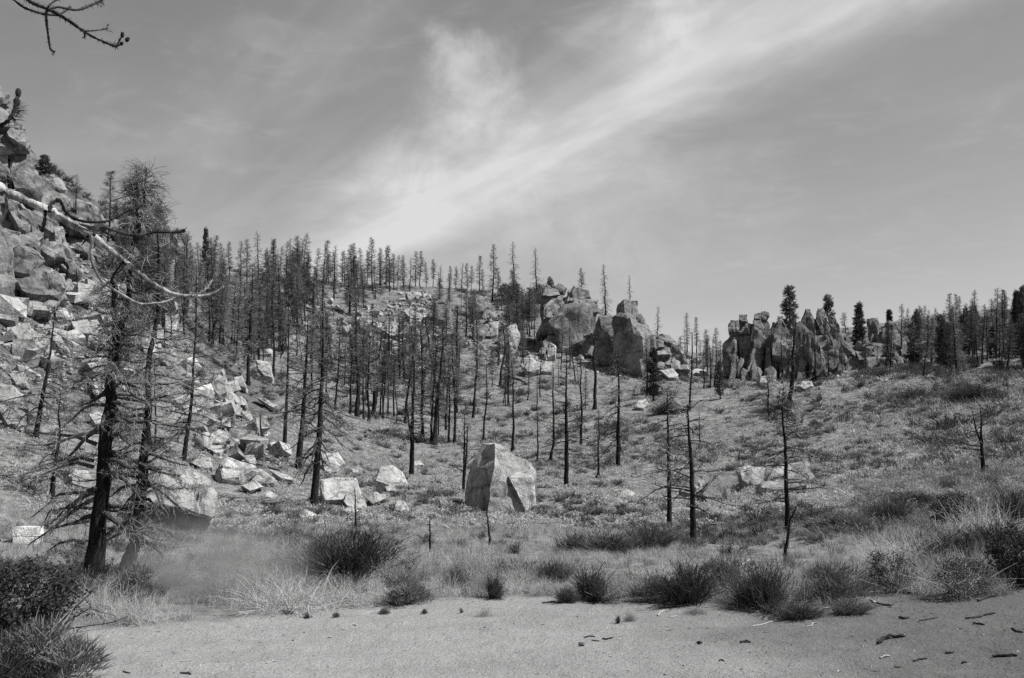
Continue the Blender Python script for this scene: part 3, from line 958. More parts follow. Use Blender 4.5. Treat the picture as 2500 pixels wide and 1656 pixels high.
# --- single rocks: (crop origin, scale, outline, material, label)
A4 = (1000, 500, S7)
A3 = (500, 500, S3)
A1 = (0, 800, S3)
AL = (450, 850, S3)
AC = (950, 900, S3)
AR = (1500, 880, S3)
AT = (1600, 600, S3)
AB = (0, 1176, S3)
ROCKS = [
    (A4, [(158, 735), (178, 670), (228, 640), (282, 700), (292, 790), (240, 830), (165, 810)], 'rock_far', 'dark rounded boulder with pale crest left of the central outcrop', 0.9),
    (A4, [(205, 640), (228, 612), (258, 640), (245, 672), (215, 668)], 'rock_far', 'small cap stone resting on top of the dark rounded boulder', 0.9),
    (A4, [(405, 640), (430, 612), (500, 622), (518, 690), (510, 750), (430, 770), (400, 700)], 'rock_far', 'pale squared crag among skyline trees left of the central outcrop', 0.9),
    (A4, [(665, 840), (690, 812), (728, 812), (758, 905), (742, 975), (690, 1005), (662, 930)], 'rock_pale', 'tall rounded pale boulder behind the trunks below the central skyline', 0.9),
    (A4, [(540, 805), (605, 798), (604, 905), (550, 915)], 'rock_pale', 'squarish pale boulder left of the tall rounded pale one', 0.9),
    (A4, [(428, 850), (500, 808), (542, 850), (500, 922), (438, 922)], 'rock_far', 'broad hummock of granite half hidden by burnt trunks', 0.9),
    (A4, [(540, 730), (600, 740), (605, 790), (550, 790)], 'rock_far', 'low rock shelf above the squarish pale boulder', 0.9),
    (A4, [(862, 1025), (905, 978), (930, 1000), (925, 1040)], 'rock_far', 'wedge of rock at the left foot of the central outcrop', 0.8),
    (A4, [(930, 970), (962, 932), (1004, 970), (1004, 1035), (940, 1060)], 'rock_pale', 'pale upright block leaning against the foot of the central outcrop', 0.8),
    (A4, [(765, 1115), (830, 1058), (902, 1080), (905, 1140), (790, 1160)], 'rock_pale', 'pale wide boulder beside a fallen black log below the outcrop', 0.9),
    (A4, [(888, 1145), (930, 1065), (992, 1090), (975, 1155)], 'rock_pale', 'pale lumpy boulder just right of the wide one below the outcrop', 0.9),
    (A4, [(760, 930), (800, 915), (815, 985), (770, 995)], 'rock_far', 'narrow dark rock left of the outcrop foot', 0.9),
    (A4, [(1708, 1135), (1800, 1118), (1838, 1160), (1832, 1192), (1770, 1195)], 'rock_pale', 'bright flat topped block below the rubble shoulder', 0.9),
    (A4, [(1530, 1390), (1560, 1340), (1615, 1330), (1640, 1370), (1600, 1400)], 'rock_pale', 'pale low rock on the grass under the dark pinnacle', 0.9),
    (A4, [(1532, 1300), (1540, 1255), (1565, 1248), (1580, 1300)], 'rock_tower', 'little dark upright stone on the slope under the pinnacle', 0.9),
    (A3, [(1575, 855), (1640, 828), (1745, 880), (1720, 925), (1640, 925)], 'rock_pale', 'pale flat slab at the top of the central talus', 0.9),
    (A3, [(1448, 955), (1530, 928), (1545, 1020), (1480, 1055), (1445, 1010)], 'rock_pale', 'left one of two round pale boulders side by side in the central talus', 0.9),
    (A3, [(1556, 985), (1640, 968), (1655, 1030), (1600, 1065), (1558, 1032)], 'rock_pale', 'right one of two round pale boulders side by side in the central talus', 0.9),
    (A3, [(1648, 1015), (1712, 998), (1716, 1062), (1670, 1085)], 'rock_pale', 'upright pale rock under the dark rounded boulder', 0.9),
    (A3, [(1225, 925), (1290, 938), (1335, 1000), (1290, 1025), (1228, 985)], 'rock_far', 'shadowed blocky rock at the left end of the central talus', 0.9),
    (A3, [(1278, 1030), (1332, 1022), (1335, 1085), (1290, 1105)], 'rock_pale', 'small bright cube of rock in the central talus', 0.9),
    (A3, [(1715, 1065), (1778, 1018), (1815, 1080), (1805, 1140), (1730, 1115)], 'rock_far', 'arched pale rock above the standing trunks', 0.9),
    (A3, [(1725, 905), (1790, 878), (1802, 940), (1742, 955)], 'rock_far', 'grey rock wedged beside the pale flat slab', 0.9),
    (A3, [(1560, 1170), (1660, 1160), (1690, 1210), (1600, 1230)], 'rock_pale', 'low pale ledge at the bottom of the central talus', 0.9),
    (A3, [(1540, 1240), (1640, 1230), (1650, 1275), (1560, 1280)], 'rock_far', 'striped ledge under the low pale one in the central talus', 0.9),
    (A3, [(885, 930), (1000, 908), (1015, 990), (900, 995)], 'rock_far', 'pale blunt rock among trunks high on the left hill', 0.9),
    (A3, [(1100, 985), (1160, 960), (1190, 1020), (1130, 1040)], 'rock_pale', 'small pale rock beside a trunk high on the left hill', 0.9),
    (A3, [(498, 915), (590, 925), (585, 985), (500, 965)], 'rock_pale', 'pale hollow rock on the bare patch of the left hill', 0.9),
    (A3, [(425, 1145), (540, 1150), (545, 1205), (430, 1215)], 'rock_pale', 'pale ledge above the big slab left of the gully', 0.9),
    (A3, [(408, 1245), (520, 1255), (548, 1395), (480, 1380), (420, 1310)], 'rock_pale', 'long pale slab tilted down the side of the gully', 0.8),
    (A3, [(850, 600), (880, 605), (880, 640), (855, 640)], 'rock_pale', 'tiny pale rock on the skyline of the left hill', 0.9),
    # slope at the left edge
    (A1, [(-40, 430), (110, 462), (205, 540), (135, 595), (-40, 600)], 'rock', 'wide tilted slab at the left edge above the dark faced boulder', 0.8),
    (A1, [(-20, 625), (180, 625), (258, 700), (205, 785), (30, 805)], 'rock', 'dark faced boulder at the left edge with a pale top', 0.8),
    (A1, [(75, 375), (200, 355), (235, 455), (120, 478)], 'rock', 'blocky rock just above the wide tilted slab', 0.9),
    (A1, [(155, 232), (280, 195), (325, 230), (200, 265)], 'rock_pale', 'pale flat rock in the left talus', 0.9),
    (A1, [(10, 40), (90, 30), (125, 75), (40, 95)], 'rock_pale', 'rounded pale rock high in the left talus', 0.9),
    (A1, [(45, 120), (140, 95), (170, 135), (60, 150)], 'rock_pale', 'oval pale rock just below the rounded one in the left talus', 0.9),
    (A1, [(420, 90), (500, 120), (560, 200), (480, 210)], 'rock', 'leaning slab behind the leftmost leaning burnt tree', 0.9),
    (A1, [(545, 1180), (600, 1130), (700, 1140), (740, 1240), (640, 1280), (560, 1250)], 'rock', 'boulder with a shaded hollow behind the largest burnt trunk', 0.9),
    (A1, [(700, 690), (760, 665), (830, 690), (850, 760), (760, 780)], 'rock_pale', 'striped pale rock seen past the largest burnt trunk', 0.9),
    # around the two big burnt trees
    (A1, [(840, 1390), (900, 1340), (1060, 1360), (1060, 1480), (900, 1500)], 'rock', 'low rounded rock between the two big burnt trunks', 0.9),
    (AL, [(185, 310), (240, 220), (312, 155), (345, 240), (372, 385), (280, 425), (205, 340)], 'rock_pale', 'tall pale pointed slab standing at the head of the left boulder field', 0.6),
    (AL, [(268, 405), (360, 372), (374, 440), (300, 475)], 'rock_pale', 'pale block at the foot of the pointed slab', 0.9),
    (AL, [(395, 235), (460, 215), (505, 335), (430, 330)], 'rock_pale', 'pale rock right of the pointed slab', 0.9),
    (AL, [(375, 405), (480, 405), (505, 465), (390, 478)], 'rock_pale', 'flat pale rock below right of the pointed slab', 0.9),
    (AL, [(555, 385), (620, 398), (765, 470), (720, 490)], 'rock_pale', 'long low ledge buried in the grass right of the boulder field', 0.8),
    (AL, [(315, 485), (410, 468), (410, 550), (350, 540)], 'rock', 'shaded block high in the left boulder field', 0.9),
    (AL, [(190, 700), (280, 646), (332, 672), (358, 720), (300, 772), (190, 765)], 'rock_pale', 'wide gabled pale rock in the middle of the left boulder field', 0.8),
    (AL, [(155, 792), (320, 778), (250, 836)], 'rock_pale', 'thin wedge rock under the gabled one', 0.9),
    (AL, [(38, 915), (130, 855), (205, 880), (232, 955), (150, 965)], 'rock_pale', 'angular rock with a dark undercut in the left boulder field', 0.9),
    (AL, [(238, 1010), (270, 905), (330, 866), (420, 895), (565, 940), (600, 985), (490, 1055), (260, 1065)], 'rock_pale', 'largest flat slab lying in the left boulder field', 0.6),
    (AL, [(510, 1025), (600, 955), (745, 1050), (745, 1085), (510, 1055)], 'rock', 'sloping slab touching the largest flat slab', 0.8),
    (AL, [(470, 865), (560, 848), (585, 940), (500, 912)], 'rock_pale', 'block perched above the largest flat slab', 0.9),
    (AL, [(438, 655), (560, 700), (585, 745), (480, 725)], 'rock', 'dark shaded wedge right of the gabled rock', 0.9),
    (AL, [(515, 765), (585, 835), (500, 845)], 'rock_pale', 'small triangular rock right of the boulder field', 0.9),
    (AL, [(338, 742), (385, 728), (395, 775)], 'rock_pale', 'tiny pointed stone beside the gabled rock', 0.9),
    (AL, [(675, 965), (850, 1018), (900, 1060), (760, 1045)], 'rock', 'long thin slab running down towards the drooping burnt tree', 0.8),
    (AL, [(1085, 830), (1220, 836), (1295, 920), (1235, 1005), (1100, 1005)], 'rock_pale', 'domed pale boulder behind the drooping burnt tree', 0.8),
    (AL, [(1080, 1050), (1210, 1035), (1370, 1035), (1412, 1165), (1260, 1215), (1090, 1225)], 'rock_pale', 'broad pale boulder right of the drooping burnt tree base', 0.8),
    (AL, [(1256, 1215), (1298, 1150), (1390, 1158), (1455, 1250), (1400, 1285), (1290, 1260)], 'rock_pale', 'split rock with a dark face in front of the broad pale boulder', 0.9),
    (AL, [(1435, 1195), (1520, 1146), (1605, 1170), (1602, 1205), (1500, 1245)], 'rock', 'flattish rock right of the split rock', 0.9),
    (AL, [(1515, 1055), (1560, 930), (1650, 918), (1755, 990), (1795, 1085), (1700, 1115), (1600, 1065)], 'rock_pale', 'steep sided pale boulder left of the twin stemmed black trunk', 0.8),
    (AL, [(1665, 1285), (1700, 1216), (1752, 1206), (1795, 1285), (1720, 1305)], 'rock_pale', 'smooth egg shaped white rock alone in the grass', 0.9),
    (AL, [(1588, 1105), (1650, 1086), (1695, 1135), (1620, 1145)], 'rock_pale', 'small rock at the foot of the steep sided boulder', 0.9),
    (AL, [(1328, 965), (1390, 946), (1395, 995), (1340, 1000)], 'rock_pale', 'small upright rock behind the broad pale boulder', 0.9),
    (AL, [(1818, 905), (1880, 896), (1915, 935), (1830, 938)], 'rock_pale', 'low rock just right of the twin stemmed black trunk', 0.9),
    (AL, [(430, 1095), (560, 1056), (645, 1110), (520, 1145)], 'rock', 'half buried slab below the largest flat slab', 0.8),
    (AL, [(590, 1185), (660, 1125), (755, 1180), (680, 1195)], 'rock', 'low dark sided rock left of the drooping tree base', 0.9),
    (AL, [(1260, 1300), (1340, 1250), (1400, 1300), (1350, 1330)], 'rock_pale', 'half buried pale rock in front of the split rock', 0.9),
    (AL, [(230, 1215), (320, 1190), (335, 1250), (240, 1260)], 'rock', 'small striped rock right of the jagged overhang', 0.9),
    (AL, [(870, 1330), (960, 1285), (1060, 1330), (1000, 1360)], 'rock', 'grassy hummock of rock in front of the drooping tree', 0.9),
    (AC, [(1815, 1000), (1885, 958), (1965, 1000), (1940, 1025), (1830, 1020)], 'rock_pale', 'low pale rock in the grass left of the tall paired trunks', 0.9),
    (AC, [(398, 1050), (430, 1033), (458, 1060), (452, 1115), (410, 1092)], 'rock_pale', 'little white upright stone left of the tallest boulder', 0.7),
    (AR, [(650, 1080), (758, 958), (830, 905), (902, 958), (942, 1060), (880, 1115), (700, 1115)], 'rock_tower', 'dark shaded boulder right of the paired trunks', 0.9),
    (AR, [(975, 885), (1060, 836), (1205, 850), (1165, 1015), (1080, 1015), (1000, 965)], 'rock', 'pale slab faced boulder behind the leaning snag on the right', 0.7),
    (AR, [(1135, 1025), (1200, 920), (1330, 818), (1540, 795), (1590, 930), (1560, 1005), (1300, 1045)], 'rock', 'wide rounded boulder behind the right hand bare tree', 0.8),
    (AR, [(500, 1060), (560, 940), (620, 895), (800, 895), (760, 1000), (640, 1090)], 'rock', 'boulder behind the paired trunks, top just showing pale', 0.8),
    (AR, [(1310, 260), (1330, 215), (1380, 215), (1395, 290)], 'rock', 'grey stone beside the black stump on the right slope', 0.9),
    (AR, [(1440, 210), (1500, 165), (1570, 165), (1590, 210), (1520, 250)], 'rock_pale', 'pale rounded rock on the right slope crest', 0.9),
    (AR, [(1150, 190), (1165, 130), (1220, 120), (1230, 180)], 'rock', 'squat rock behind the small dark trees on the right crest', 0.9),
    (AR, [(1000, 155), (1045, 75), (1120, 140), (1050, 170)], 'rock_tower', 'gable shaped rock at the foot of the towers', 0.8),
    (AR, [(940, 230), (960, 140), (1000, 150), (1025, 235)], 'rock_tower', 'dark rock left of the gable shaped one', 0.9),
    (AR, [(590, 110), (640, 70), (720, 75), (750, 115), (650, 135)], 'rock_pale', 'pale ledge between the two skyline outcrops', 0.9),
    (AB, [(398, 300), (402, 265), (468, 262), (466, 300)], 'rock_pale', 'small pale stone under the branches of the largest burnt tree', 0.9),
]
for (ox, oy, s_), poly, mt, lab, th_ in ROCKS:
    rock('boulder' if 'boulder' in lab else 'rock', zt(ox, oy, s_, poly), None, th_, mt, 5, 0.035, 0.3, None, None, lab, sharp=24)

# the huge slab by the two big trees, its lower edge jutting out over a dark hollow
_, RS = hit(430, 1292)
slab = rock('boulder', [(326, 1205), (345, 1165), (400, 1138), (450, 1136), (497, 1152), (522, 1180), (508, 1214), (530, 1268), (470, 1262), (400, 1245), (340, 1240)], RS + 1.0, 0.6, 'rock', 9, 0.045, 0.0, sharp=24,
            ridge=[(345, 1222, 0.75), (400, 1228, 0.95), (455, 1236, 1.0), (500, 1252, 1.0), (524, 1272, 0.9), (505, 1205, 0.6), (430, 1165, 0.3)],
            label='huge leaning slab behind the dust, jagged lower edge over a black hollow', cat='boulder')
rock('rock_base', [(322, 1225), (400, 1222), (470, 1232), (515, 1250), (522, 1296), (420, 1298), (330, 1290)], RS + 2.2, 0.5, 'rock', 5, 0.04, 0.2, slab)

# squared white stone block at far left
_p, _r = hit(60, 1328)
ROCKXY.append((_p.x, _p.y - 0.6, 1.1))
wb = empty('stone_block', at(60, 1326, _r))
tag(wb, 'white squared stone block with a level crack, low at the left edge', 'stone block')
for y0, y1 in ((1287, 1309.5), (1310.5, 1330)):
    hw = 30 if y0 < 1300 else 29
    P4 = [(60 - hw, y0), (60 + hw, y0), (60 + hw, y1), (60 - hw, y1)]
    q0 = [at(x, y, _r) for x, y in P4]
    pts = [v_ - wb.location for v_ in q0] + [v_ - wb.location + Vector((0, 0.45, 0)) for v_ in q0]
    link('stone_course', rough_rock('stone_course', pts, M['white_stone'], 4, 0.012, 3), wb)

# --- scattered talus: shared shapes
PROTO = []
for k in range(12):
    rnd = random.Random(900 + k)
    pts = []
    ex, ey, ez = rnd.uniform(0.8, 1.1), rnd.uniform(0.6, 1.0), rnd.uniform(0.35, 0.7)
    for sx_ in (-1, 1):
        for sy_ in (-1, 1):
            for sz_ in (-1, 1):
                if rnd.random() < 0.86:
                    pts.append(Vector((0.5 * ex * sx_ * rnd.uniform(0.55, 1.1), 0.5 * ey * sy_ * rnd.uniform(0.55, 1.1), 0.5 * ez * sz_ * rnd.uniform(0.6, 1.15))))
    pts += [Vector((rnd.uniform(-0.5, 0.5) * ex, rnd.uniform(-0.5, 0.5) * ey, ez * rnd.uniform(0.3, 0.6))), Vector((0, 0, -ez * 0.5))]
    PROTO.append(rough_rock('talus_rock', pts, M['rock'] if k % 2 else M['rock_pale'], 3, 0.028, 60 + k, 22))


def in_poly(x, y, poly):
    c = False
    n = len(poly)
    for i in range(n):
        x1, y1 = poly[i]
        x2, y2 = poly[(i + 1) % n]
        if (y1 > y) != (y2 > y) and x < (x2 - x1) * (y - y1) / (y2 - y1) + x1:
            c = not c
    return c


def sample_poly(poly, n, rnd):
    xs, ys = [q[0] for q in poly], [q[1] for q in poly]
    res = []
    while len(res) < n:
        x, y = rnd.uniform(min(xs), max(xs)), rnd.uniform(min(ys), max(ys))
        if in_poly(x, y, poly):
            res.append((x, y))
    return res


LAND = [(1224, 1165, 'the tallest boulder'), (60, 1308, 'the white stone block'), (540, 940, 'the tall pale pointed slab'), (585, 1155, 'the largest flat slab'), (60, 950, 'the wide tilted slab'),
        (70, 640, 'the big cliff blocks at left'), (1080, 765, 'the dark rounded boulder'), (1260, 820, 'the tall rounded pale boulder'), (1390, 800, 'the central outcrop'), (1520, 850, 'the dark pinnacle'),
        (1640, 910, 'the bright flat topped block'), (1800, 850, 'the left towers'), (2000, 850, 'the right towers'), (2180, 850, 'the dark blocky rocks'), (1890, 1160, 'the wide rounded boulder'),
        (1750, 1200, 'the dark shaded boulder'), (1660, 1280, 'the paired trunks'), (1383, 1120, 'the fork limbed tree'), (1510, 1080, 'the skirted burnt pine'), (2398, 1100, 'the forked dead tree'),
        (2390, 970, 'the black scrub mound'), (250, 1150, 'the largest burnt tree'), (350, 1080, 'the second big tree'), (770, 1120, 'the drooping burnt pine'), (985, 1110, 'the steep sided pale boulder'),
        (1004, 1100, 'the twin stemmed black trunk'), (880, 1000, 'the grassy spur trunks'), (1075, 1040, 'the leaning thick trunk'), (610, 900, 'the gully slab'), (690, 700, 'the bare left hill patch'),
        (960, 830, 'the round pale boulders'), (1255, 650, 'the drooping skyline pines'), (865, 1350, 'the big dark spiky bush'), (1690, 1430, 'the blackest broad bush'), (2185, 1410, 'the speckled leafy bush'),
        (2490, 1380, 'the corner leafy bush'), (1480, 1325, 'the wide shrub band'), (1920, 1280, 'the right hand bare tree'), (1430, 1200, 'the low pale rock'), (480, 760, 'the near bough tip'), (2340, 900, 'the right forest foot'), (2450, 740, 'the tallest right pines')]


NEARNESS = [0.0]
PENDING = []


def settle_labels():
    """things that would share a label are told apart by how near they stand to the landmark it names"""
    by = {}
    for o, lab, d in PENDING:
        by.setdefault(lab, []).append((d, o.name, o))
    names = ['', 'second ', 'third ', 'fourth ', 'fifth ', 'sixth ', 'seventh ', 'eighth ', 'ninth ', 'tenth ', 'eleventh ', 'twelfth ']
    for lab, lst in by.items():
        for i, (d, n, o) in enumerate(sorted(lst, key=lambda q: (q[0], q[1]))):
            pre = ('nearest ' if len(lst) > 1 else '') if i == 0 else names[min(i, 11)]
            o['label'] = pre + lab


def place(x, y):
    d, lx, ly, nm = min(((lx - x) ** 2 + (ly - y) ** 2, lx, ly, nm) for lx, ly, nm in LAND)
    dx, dy = x - lx, y - ly
    NEARNESS[0] = d
    far = 'just ' if d < 55 ** 2 else ''
    if abs(dx) > 1.8 * abs(dy):
        return far + ('left of ' if dx < 0 else 'right of ') + nm
    if abs(dy) > 1.8 * abs(dx):
        return far + ('above ' if dy < 0 else 'below ') + nm
    return ('upper' if dy < 0 else 'lower') + (' left of ' if dx < 0 else ' right of ') + nm


def scatter_rocks(poly, n, smin, smax, label, group, seed):
    rnd = random.Random(seed)
    for (x, y) in sample_poly(poly, n, rnd):
        p_, R = hit(x, y)
        s_ = (smin + (smax - smin) * rnd.random() ** 1.5) / F * R
        o = link('talus_rock', PROTO[rnd.randrange(12)])
        o.location = p_ + Vector((0, 0, 0.20 * s_))
        ROCKXY.append((p_.x, p_.y, 0.5 * s_))
        o.rotation_euler = (rnd.uniform(-0.5, 0.5), rnd.uniform(-0.5, 0.5), rnd.uniform(0, 6.28))
        o.scale = (s_, s_ * rnd.uniform(0.8, 1.2), s_ * rnd.uniform(0.8, 1.3))
        szw = 'large' if s_ * F / R > 30 else 'small' if s_ * F / R < 17 else 'medium'
        shp = 'tall' if o.scale.z > 1.15 * o.scale.y else 'flat' if o.scale.z < 0.9 * o.scale.y else 'angular'
        lab_ = f'{szw} {shp} loose rock {place(x, y)}'
        PENDING.append((o, lab_, NEARNESS[0]))
        tag(o, lab_, 'rock', group)


scatter_rocks([(0, 770), (130, 700), (260, 690), (400, 760), (440, 860), (330, 930), (250, 960), (140, 900), (60, 930), (0, 920)], 130, 16, 72, 'loose angular rock in the talus fan below the left cliff', 'talus rocks below the left cliff', 1)
scatter_rocks([(480, 880), (560, 960), (640, 1060), (690, 1120), (560, 1130), (480, 1100), (440, 1000)], 92, 14, 66, 'loose pale rock between the big slabs of the left boulder field', 'loose rocks of the left boulder field', 2)
scatter_rocks([(870, 760), (1040, 720), (1080, 860), (1010, 900), (930, 870)], 46, 14, 42, 'rounded rock in the talus under the dark rounded boulder', 'rocks of the central talus', 3)
scatter_rocks([(1100, 780), (1260, 760), (1300, 860), (1190, 880)], 12, 10, 28, 'small rock on the bank left of the central outcrop', 'rocks left of the central outcrop', 4)
scatter_rocks([(1290, 860), (1330, 900), (1450, 900), (1400, 850), (1300, 800)], 8, 9, 26, '', 'rubble below the central outcrop', 6)
scatter_rocks([(1600, 900), (1700, 920), (1760, 935), (1700, 880)], 6, 8, 24, '', 'rubble in the skyline gap', 7)
scatter_rocks([(1780, 935), (2080, 935), (2200, 915), (2180, 895), (1800, 915)], 12, 10, 28, '', 'rubble along the foot of the towers', 8)
scatter_rocks([(620, 780), (800, 720), (860, 820), (760, 860)], 8, 9, 24, 'small pale rock among trunks high on the left hill', 'rocks high on the left hill', 5)


# ------------------------------------------------------------------ trees
def limb_path(start, az, length, rise, droop, rnd, seg=6, tipup=0.25, wob=0.10):
    """a dead pine limb: leaves the trunk, sags, and turns up at the tip"""
    d = Vector((math.cos(az), math.sin(az), rise)).normalized()
    pts = [start.copy()]
    p_ = start.copy()
    for i in range(seg):
        f = (i + 1) / seg
        d = d + Vector((rnd.gauss(0, wob), rnd.gauss(0, wob), rnd.gauss(0, wob * 0.7) - droop / seg * (1.2 if f < 0.65 else -tipup * 3)))
        d.normalize()
        p_ = p_ + d * (length / seg)
        pts.append(p_.copy())
    return pts


def add_limb(mb, pts, r0, sides, rnd, twigs, tw_len, tw_r, levels=2, mat=0, tmat=1, needles=None, nmat=2, curl=0.0):
    n = len(pts)
    rad = [max(r0 * (1 - i / n) ** 0.8, tw_r * 0.8) for i in range(n)]
    mb.tube(pts, rad, sides, mat, cap=False)
    for k in range(twigs):
        f = rnd.uniform(0.15, 1.0)
        x = f * (n - 1)
        i = min(int(x), n - 2)
        a = pts[i].lerp(pts[i + 1], x - i)
        d0 = (pts[i + 1] - pts[i]).normalized()
        side = d0.cross(Vector((0, 0, 1)))
        if side.length < 0.05:
            side = Vector((1, 0, 0))
        side.normalize()
        sg = 1 if rnd.random() < 0.5 else -1
        d = (d0 * rnd.uniform(0.35, 1.0) + side * sg * rnd.uniform(0.3, 1.0) + Vector((rnd.gauss(0, 0.25), rnd.gauss(0, 0.25), rnd.uniform(-0.9, 0.8)))).normalized()
        L = tw_len * rnd.uniform(0.35, 1.1) * (1.15 - 0.5 * f)
        if levels >= 2:
            mid = a + d * L * 0.55
            d2 = (d + Vector((rnd.gauss(0, 0.3), rnd.gauss(0, 0.3), rnd.gauss(0.05 - curl, 0.3)))).normalized()
            end = mid + d2 * L * 0.5
            if curl:
                d3 = (d2 + Vector((rnd.gauss(0, 0.4), rnd.gauss(0, 0.4), rnd.gauss(-curl, 0.4)))).normalized()
                mb.tube([a, mid, end, end + d3 * L * 0.35], [tw_r, tw_r * 0.8, tw_r * 0.6, tw_r * 0.35], 3, tmat, cap=False)
            else:
                mb.tube([a, mid, end], [tw_r, tw_r * 0.75, tw_r * 0.3], 3, tmat, cap=False)
            for q in range(levels):
                b_ = a.lerp(mid, rnd.uniform(0.3, 1.0)) if rnd.random() < 0.5 else mid.lerp(end, rnd.random())
                dd = (d2 + Vector((rnd.gauss(0, 0.6), rnd.gauss(0, 0.6), rnd.gauss(0, 0.5)))).normalized()
                mb.spike(b_, dd, L * rnd.uniform(0.25, 0.5), tw_r * 0.7, tmat)
        else:
            mb.spike(a, d, L, tw_r, tmat)
            end = a + d * L
        if needles and rnd.random() < needles[0]:
            for q in range(needles[1]):
                nd = (d + Vector((rnd.gauss(0, 0.7), rnd.gauss(0, 0.7), rnd.gauss(0.15, 0.6)))).normalized()
                mb.blade(end - d * L * rnd.uniform(0, 0.5), nd, needles[2] * rnd.uniform(0.7, 1.2), needles[3], 0.1, nmat, 1)


def trunk_points(H, rnd, wob=0.012, seg=12, leanx=0.0):
    pts = []
    ox = oy = 0.0
    for i in range(seg + 1):
        f = i / seg
        if i:
            ox += rnd.gauss(0, wob) * H / seg * 3
            oy += rnd.gauss(0, wob) * H / seg * 3
        pts.append(Vector((ox + leanx * f * H, oy, f * H)))
    return pts


def along(pts, f):
    x = max(0.0, min(f, 0.9999)) * (len(pts) - 1)
    i = int(x)
    return pts[i].lerp(pts[i + 1], x - i)


def trunk_radii(n, r0, top=0.12):
    res = []
    for i in range(n):
        f = i / (n - 1)
        res.append(r0 * ((1 - f) ** 0.85 * (1 - top) + top) * (1.0 + 0.45 * max(0, 1 - f * 14)))
    res[-1] = r0 * 0.04
    return res


TYPES = {
    # crown start, limbs, limb length (of H), rise bottom/top, droop, twigs per limb, twig length, needle spec, trunk r
    'full': dict(c0=0.20, nb=100, bl=0.17, rb=-0.1, rt=0.5, dr=0.55, tw=15, tl=0.06, nd=(0.10, 3, 0.024, 0.003), r=0.0150),
    'fuzzy': dict(c0=0.32, nb=100, bl=0.15, rb=0.05, rt=0.6, dr=0.40, tw=15, tl=0.055, nd=(0.10, 3, 0.024, 0.003), r=0.0140),
    'droop': dict(c0=0.10, nb=80, bl=0.20, rb=-0.25, rt=0.2, dr=1.1, tw=12, tl=0.05, nd=None, r=0.0165),
    'pole': dict(c0=0.45, nb=34, bl=0.085, rb=0.1, rt=0.4, dr=0.4, tw=6, tl=0.035, nd=None, r=0.0120),
    'scorched': dict(c0=0.35, nb=80, bl=0.14, rb=0.1, rt=0.6, dr=0.35, tw=9, tl=0.05, nd=(0.30, 5, 0.02, 0.0045), r=0.0145),
    'live': dict(c0=0.14, nb=120, bl=0.20, rb=-0.05, rt=0.7, dr=0.3, tw=16, tl=0.06, nd=(0.9, 8, 0.034, 0.007), r=0.018),
    'spire': dict(c0=0.06, nb=150, bl=0.15, rb=0.25, rt=0.9, dr=0.1, tw=15, tl=0.055, nd=(0.95, 9, 0.036, 0.008), r=0.018),
}


def gen_tree(kind, seed, H=10.0):
    T = TYPES[kind]
    rnd = random.Random(seed)
    random.seed(seed)
    pts = trunk_points(H, rnd, 0.02)
    r0 = T['r'] * H
    tb = MB()
    rads = trunk_radii(len(pts), r0)
    snapped = kind in ('full', 'fuzzy', 'pole') and seed % 5 == 1
    if snapped:                                   # top broken off
        k0 = int(len(pts) * rnd.uniform(0.62, 0.8))
        k_ = H / pts[k0].z
        pts = [Vector((q.x, q.y, q.z * k_)) for q in pts[:k0 + 1]] + [Vector((pts[k0].x + 0.05, pts[k0].y, H * 1.03))]
        rads = rads[:k0 + 1] + [r0 * 0.05]
    tb.tube(pts, rads, 7, 0)
    cb = MB()
    forked = kind in ('full', 'fuzzy') and seed % 5 == 3
    if forked:
        f0 = along(pts, rnd.uniform(0.45, 0.6))
        a_ = rnd.uniform(0, 6.28)
        ld = [f0, f0 + Vector((math.cos(a_) * 0.35, math.sin(a_) * 0.35, 0.6)), f0 + Vector((math.cos(a_) * 0.5, math.sin(a_) * 0.5, 2.0)), f0 + Vector((math.cos(a_) * 0.55, math.sin(a_) * 0.55, H * 0.36))]
        tb.tube(ld, [r0 * 0.4, r0 * 0.36, r0 * 0.25, r0 * 0.04], 6, 0)
        for k in range(26):
            bp = limb_path(along(ld, rnd.uniform(0.3, 1)), rnd.uniform(0, 6.283), 0.07 * H * rnd.uniform(0.4, 1), 0.3, 0.4, rnd, 4)
            add_limb(cb, bp, r0 * 0.15, 3, rnd, 7, T['tl'] * H, 0.0014 * H, 2, 0, 1, None)
    for k in range(T['nb']):
        f = T['c0'] + (0.985 - T['c0']) * (k + rnd.random()) / T['nb']
        g_ = (f - T['c0']) / (1 - T['c0'])
        env = (1 - g_) ** 0.9 * (0.55 + 0.45 * min(1, g_ * 4)) + 0.05
        env *= 0.75 + 0.5 * (0.5 + 0.5 * math.sin(f * 37 + seed))
        L = T['bl'] * H * env * rnd.uniform(0.45, 1.15)
        if rnd.random() < 0.10:
            L *= 1.35
        rise = T['rb'] + (T['rt'] - T['rb']) * g_ + rnd.gauss(0, 0.15)
        bp = limb_path(along(pts, f), rnd.uniform(0, 6.283), L, rise, T['dr'] * (1 - 0.6 * g_), rnd, 4)
        nd = T['nd']
        if nd:
            nd = (nd[0], nd[1], nd[2] * H, nd[3] * H)
        add_limb(cb, bp, r0 * 0.24 * (1 - 0.5 * g_), 3, rnd, max(3, int(T['tw'] * (0.35 + 0.65 * env))), T['tl'] * H, 0.0014 * H, 2 if T['nb'] > 40 else 1, 0, 1, nd)
    return tb.mesh('trunk', M['char'], True), cb.mesh('crown', [M['twig_bark'], M['twigs'], M['needles'] if kind in ('live', 'spire') else M['needles_dead']])


LIB = {k: [gen_tree(k, 100 * i + j) for j in range(6 if k in ('full', 'fuzzy') else 4 if k in ('droop', 'pole') else 3)] for i, k in enumerate(TYPES)}


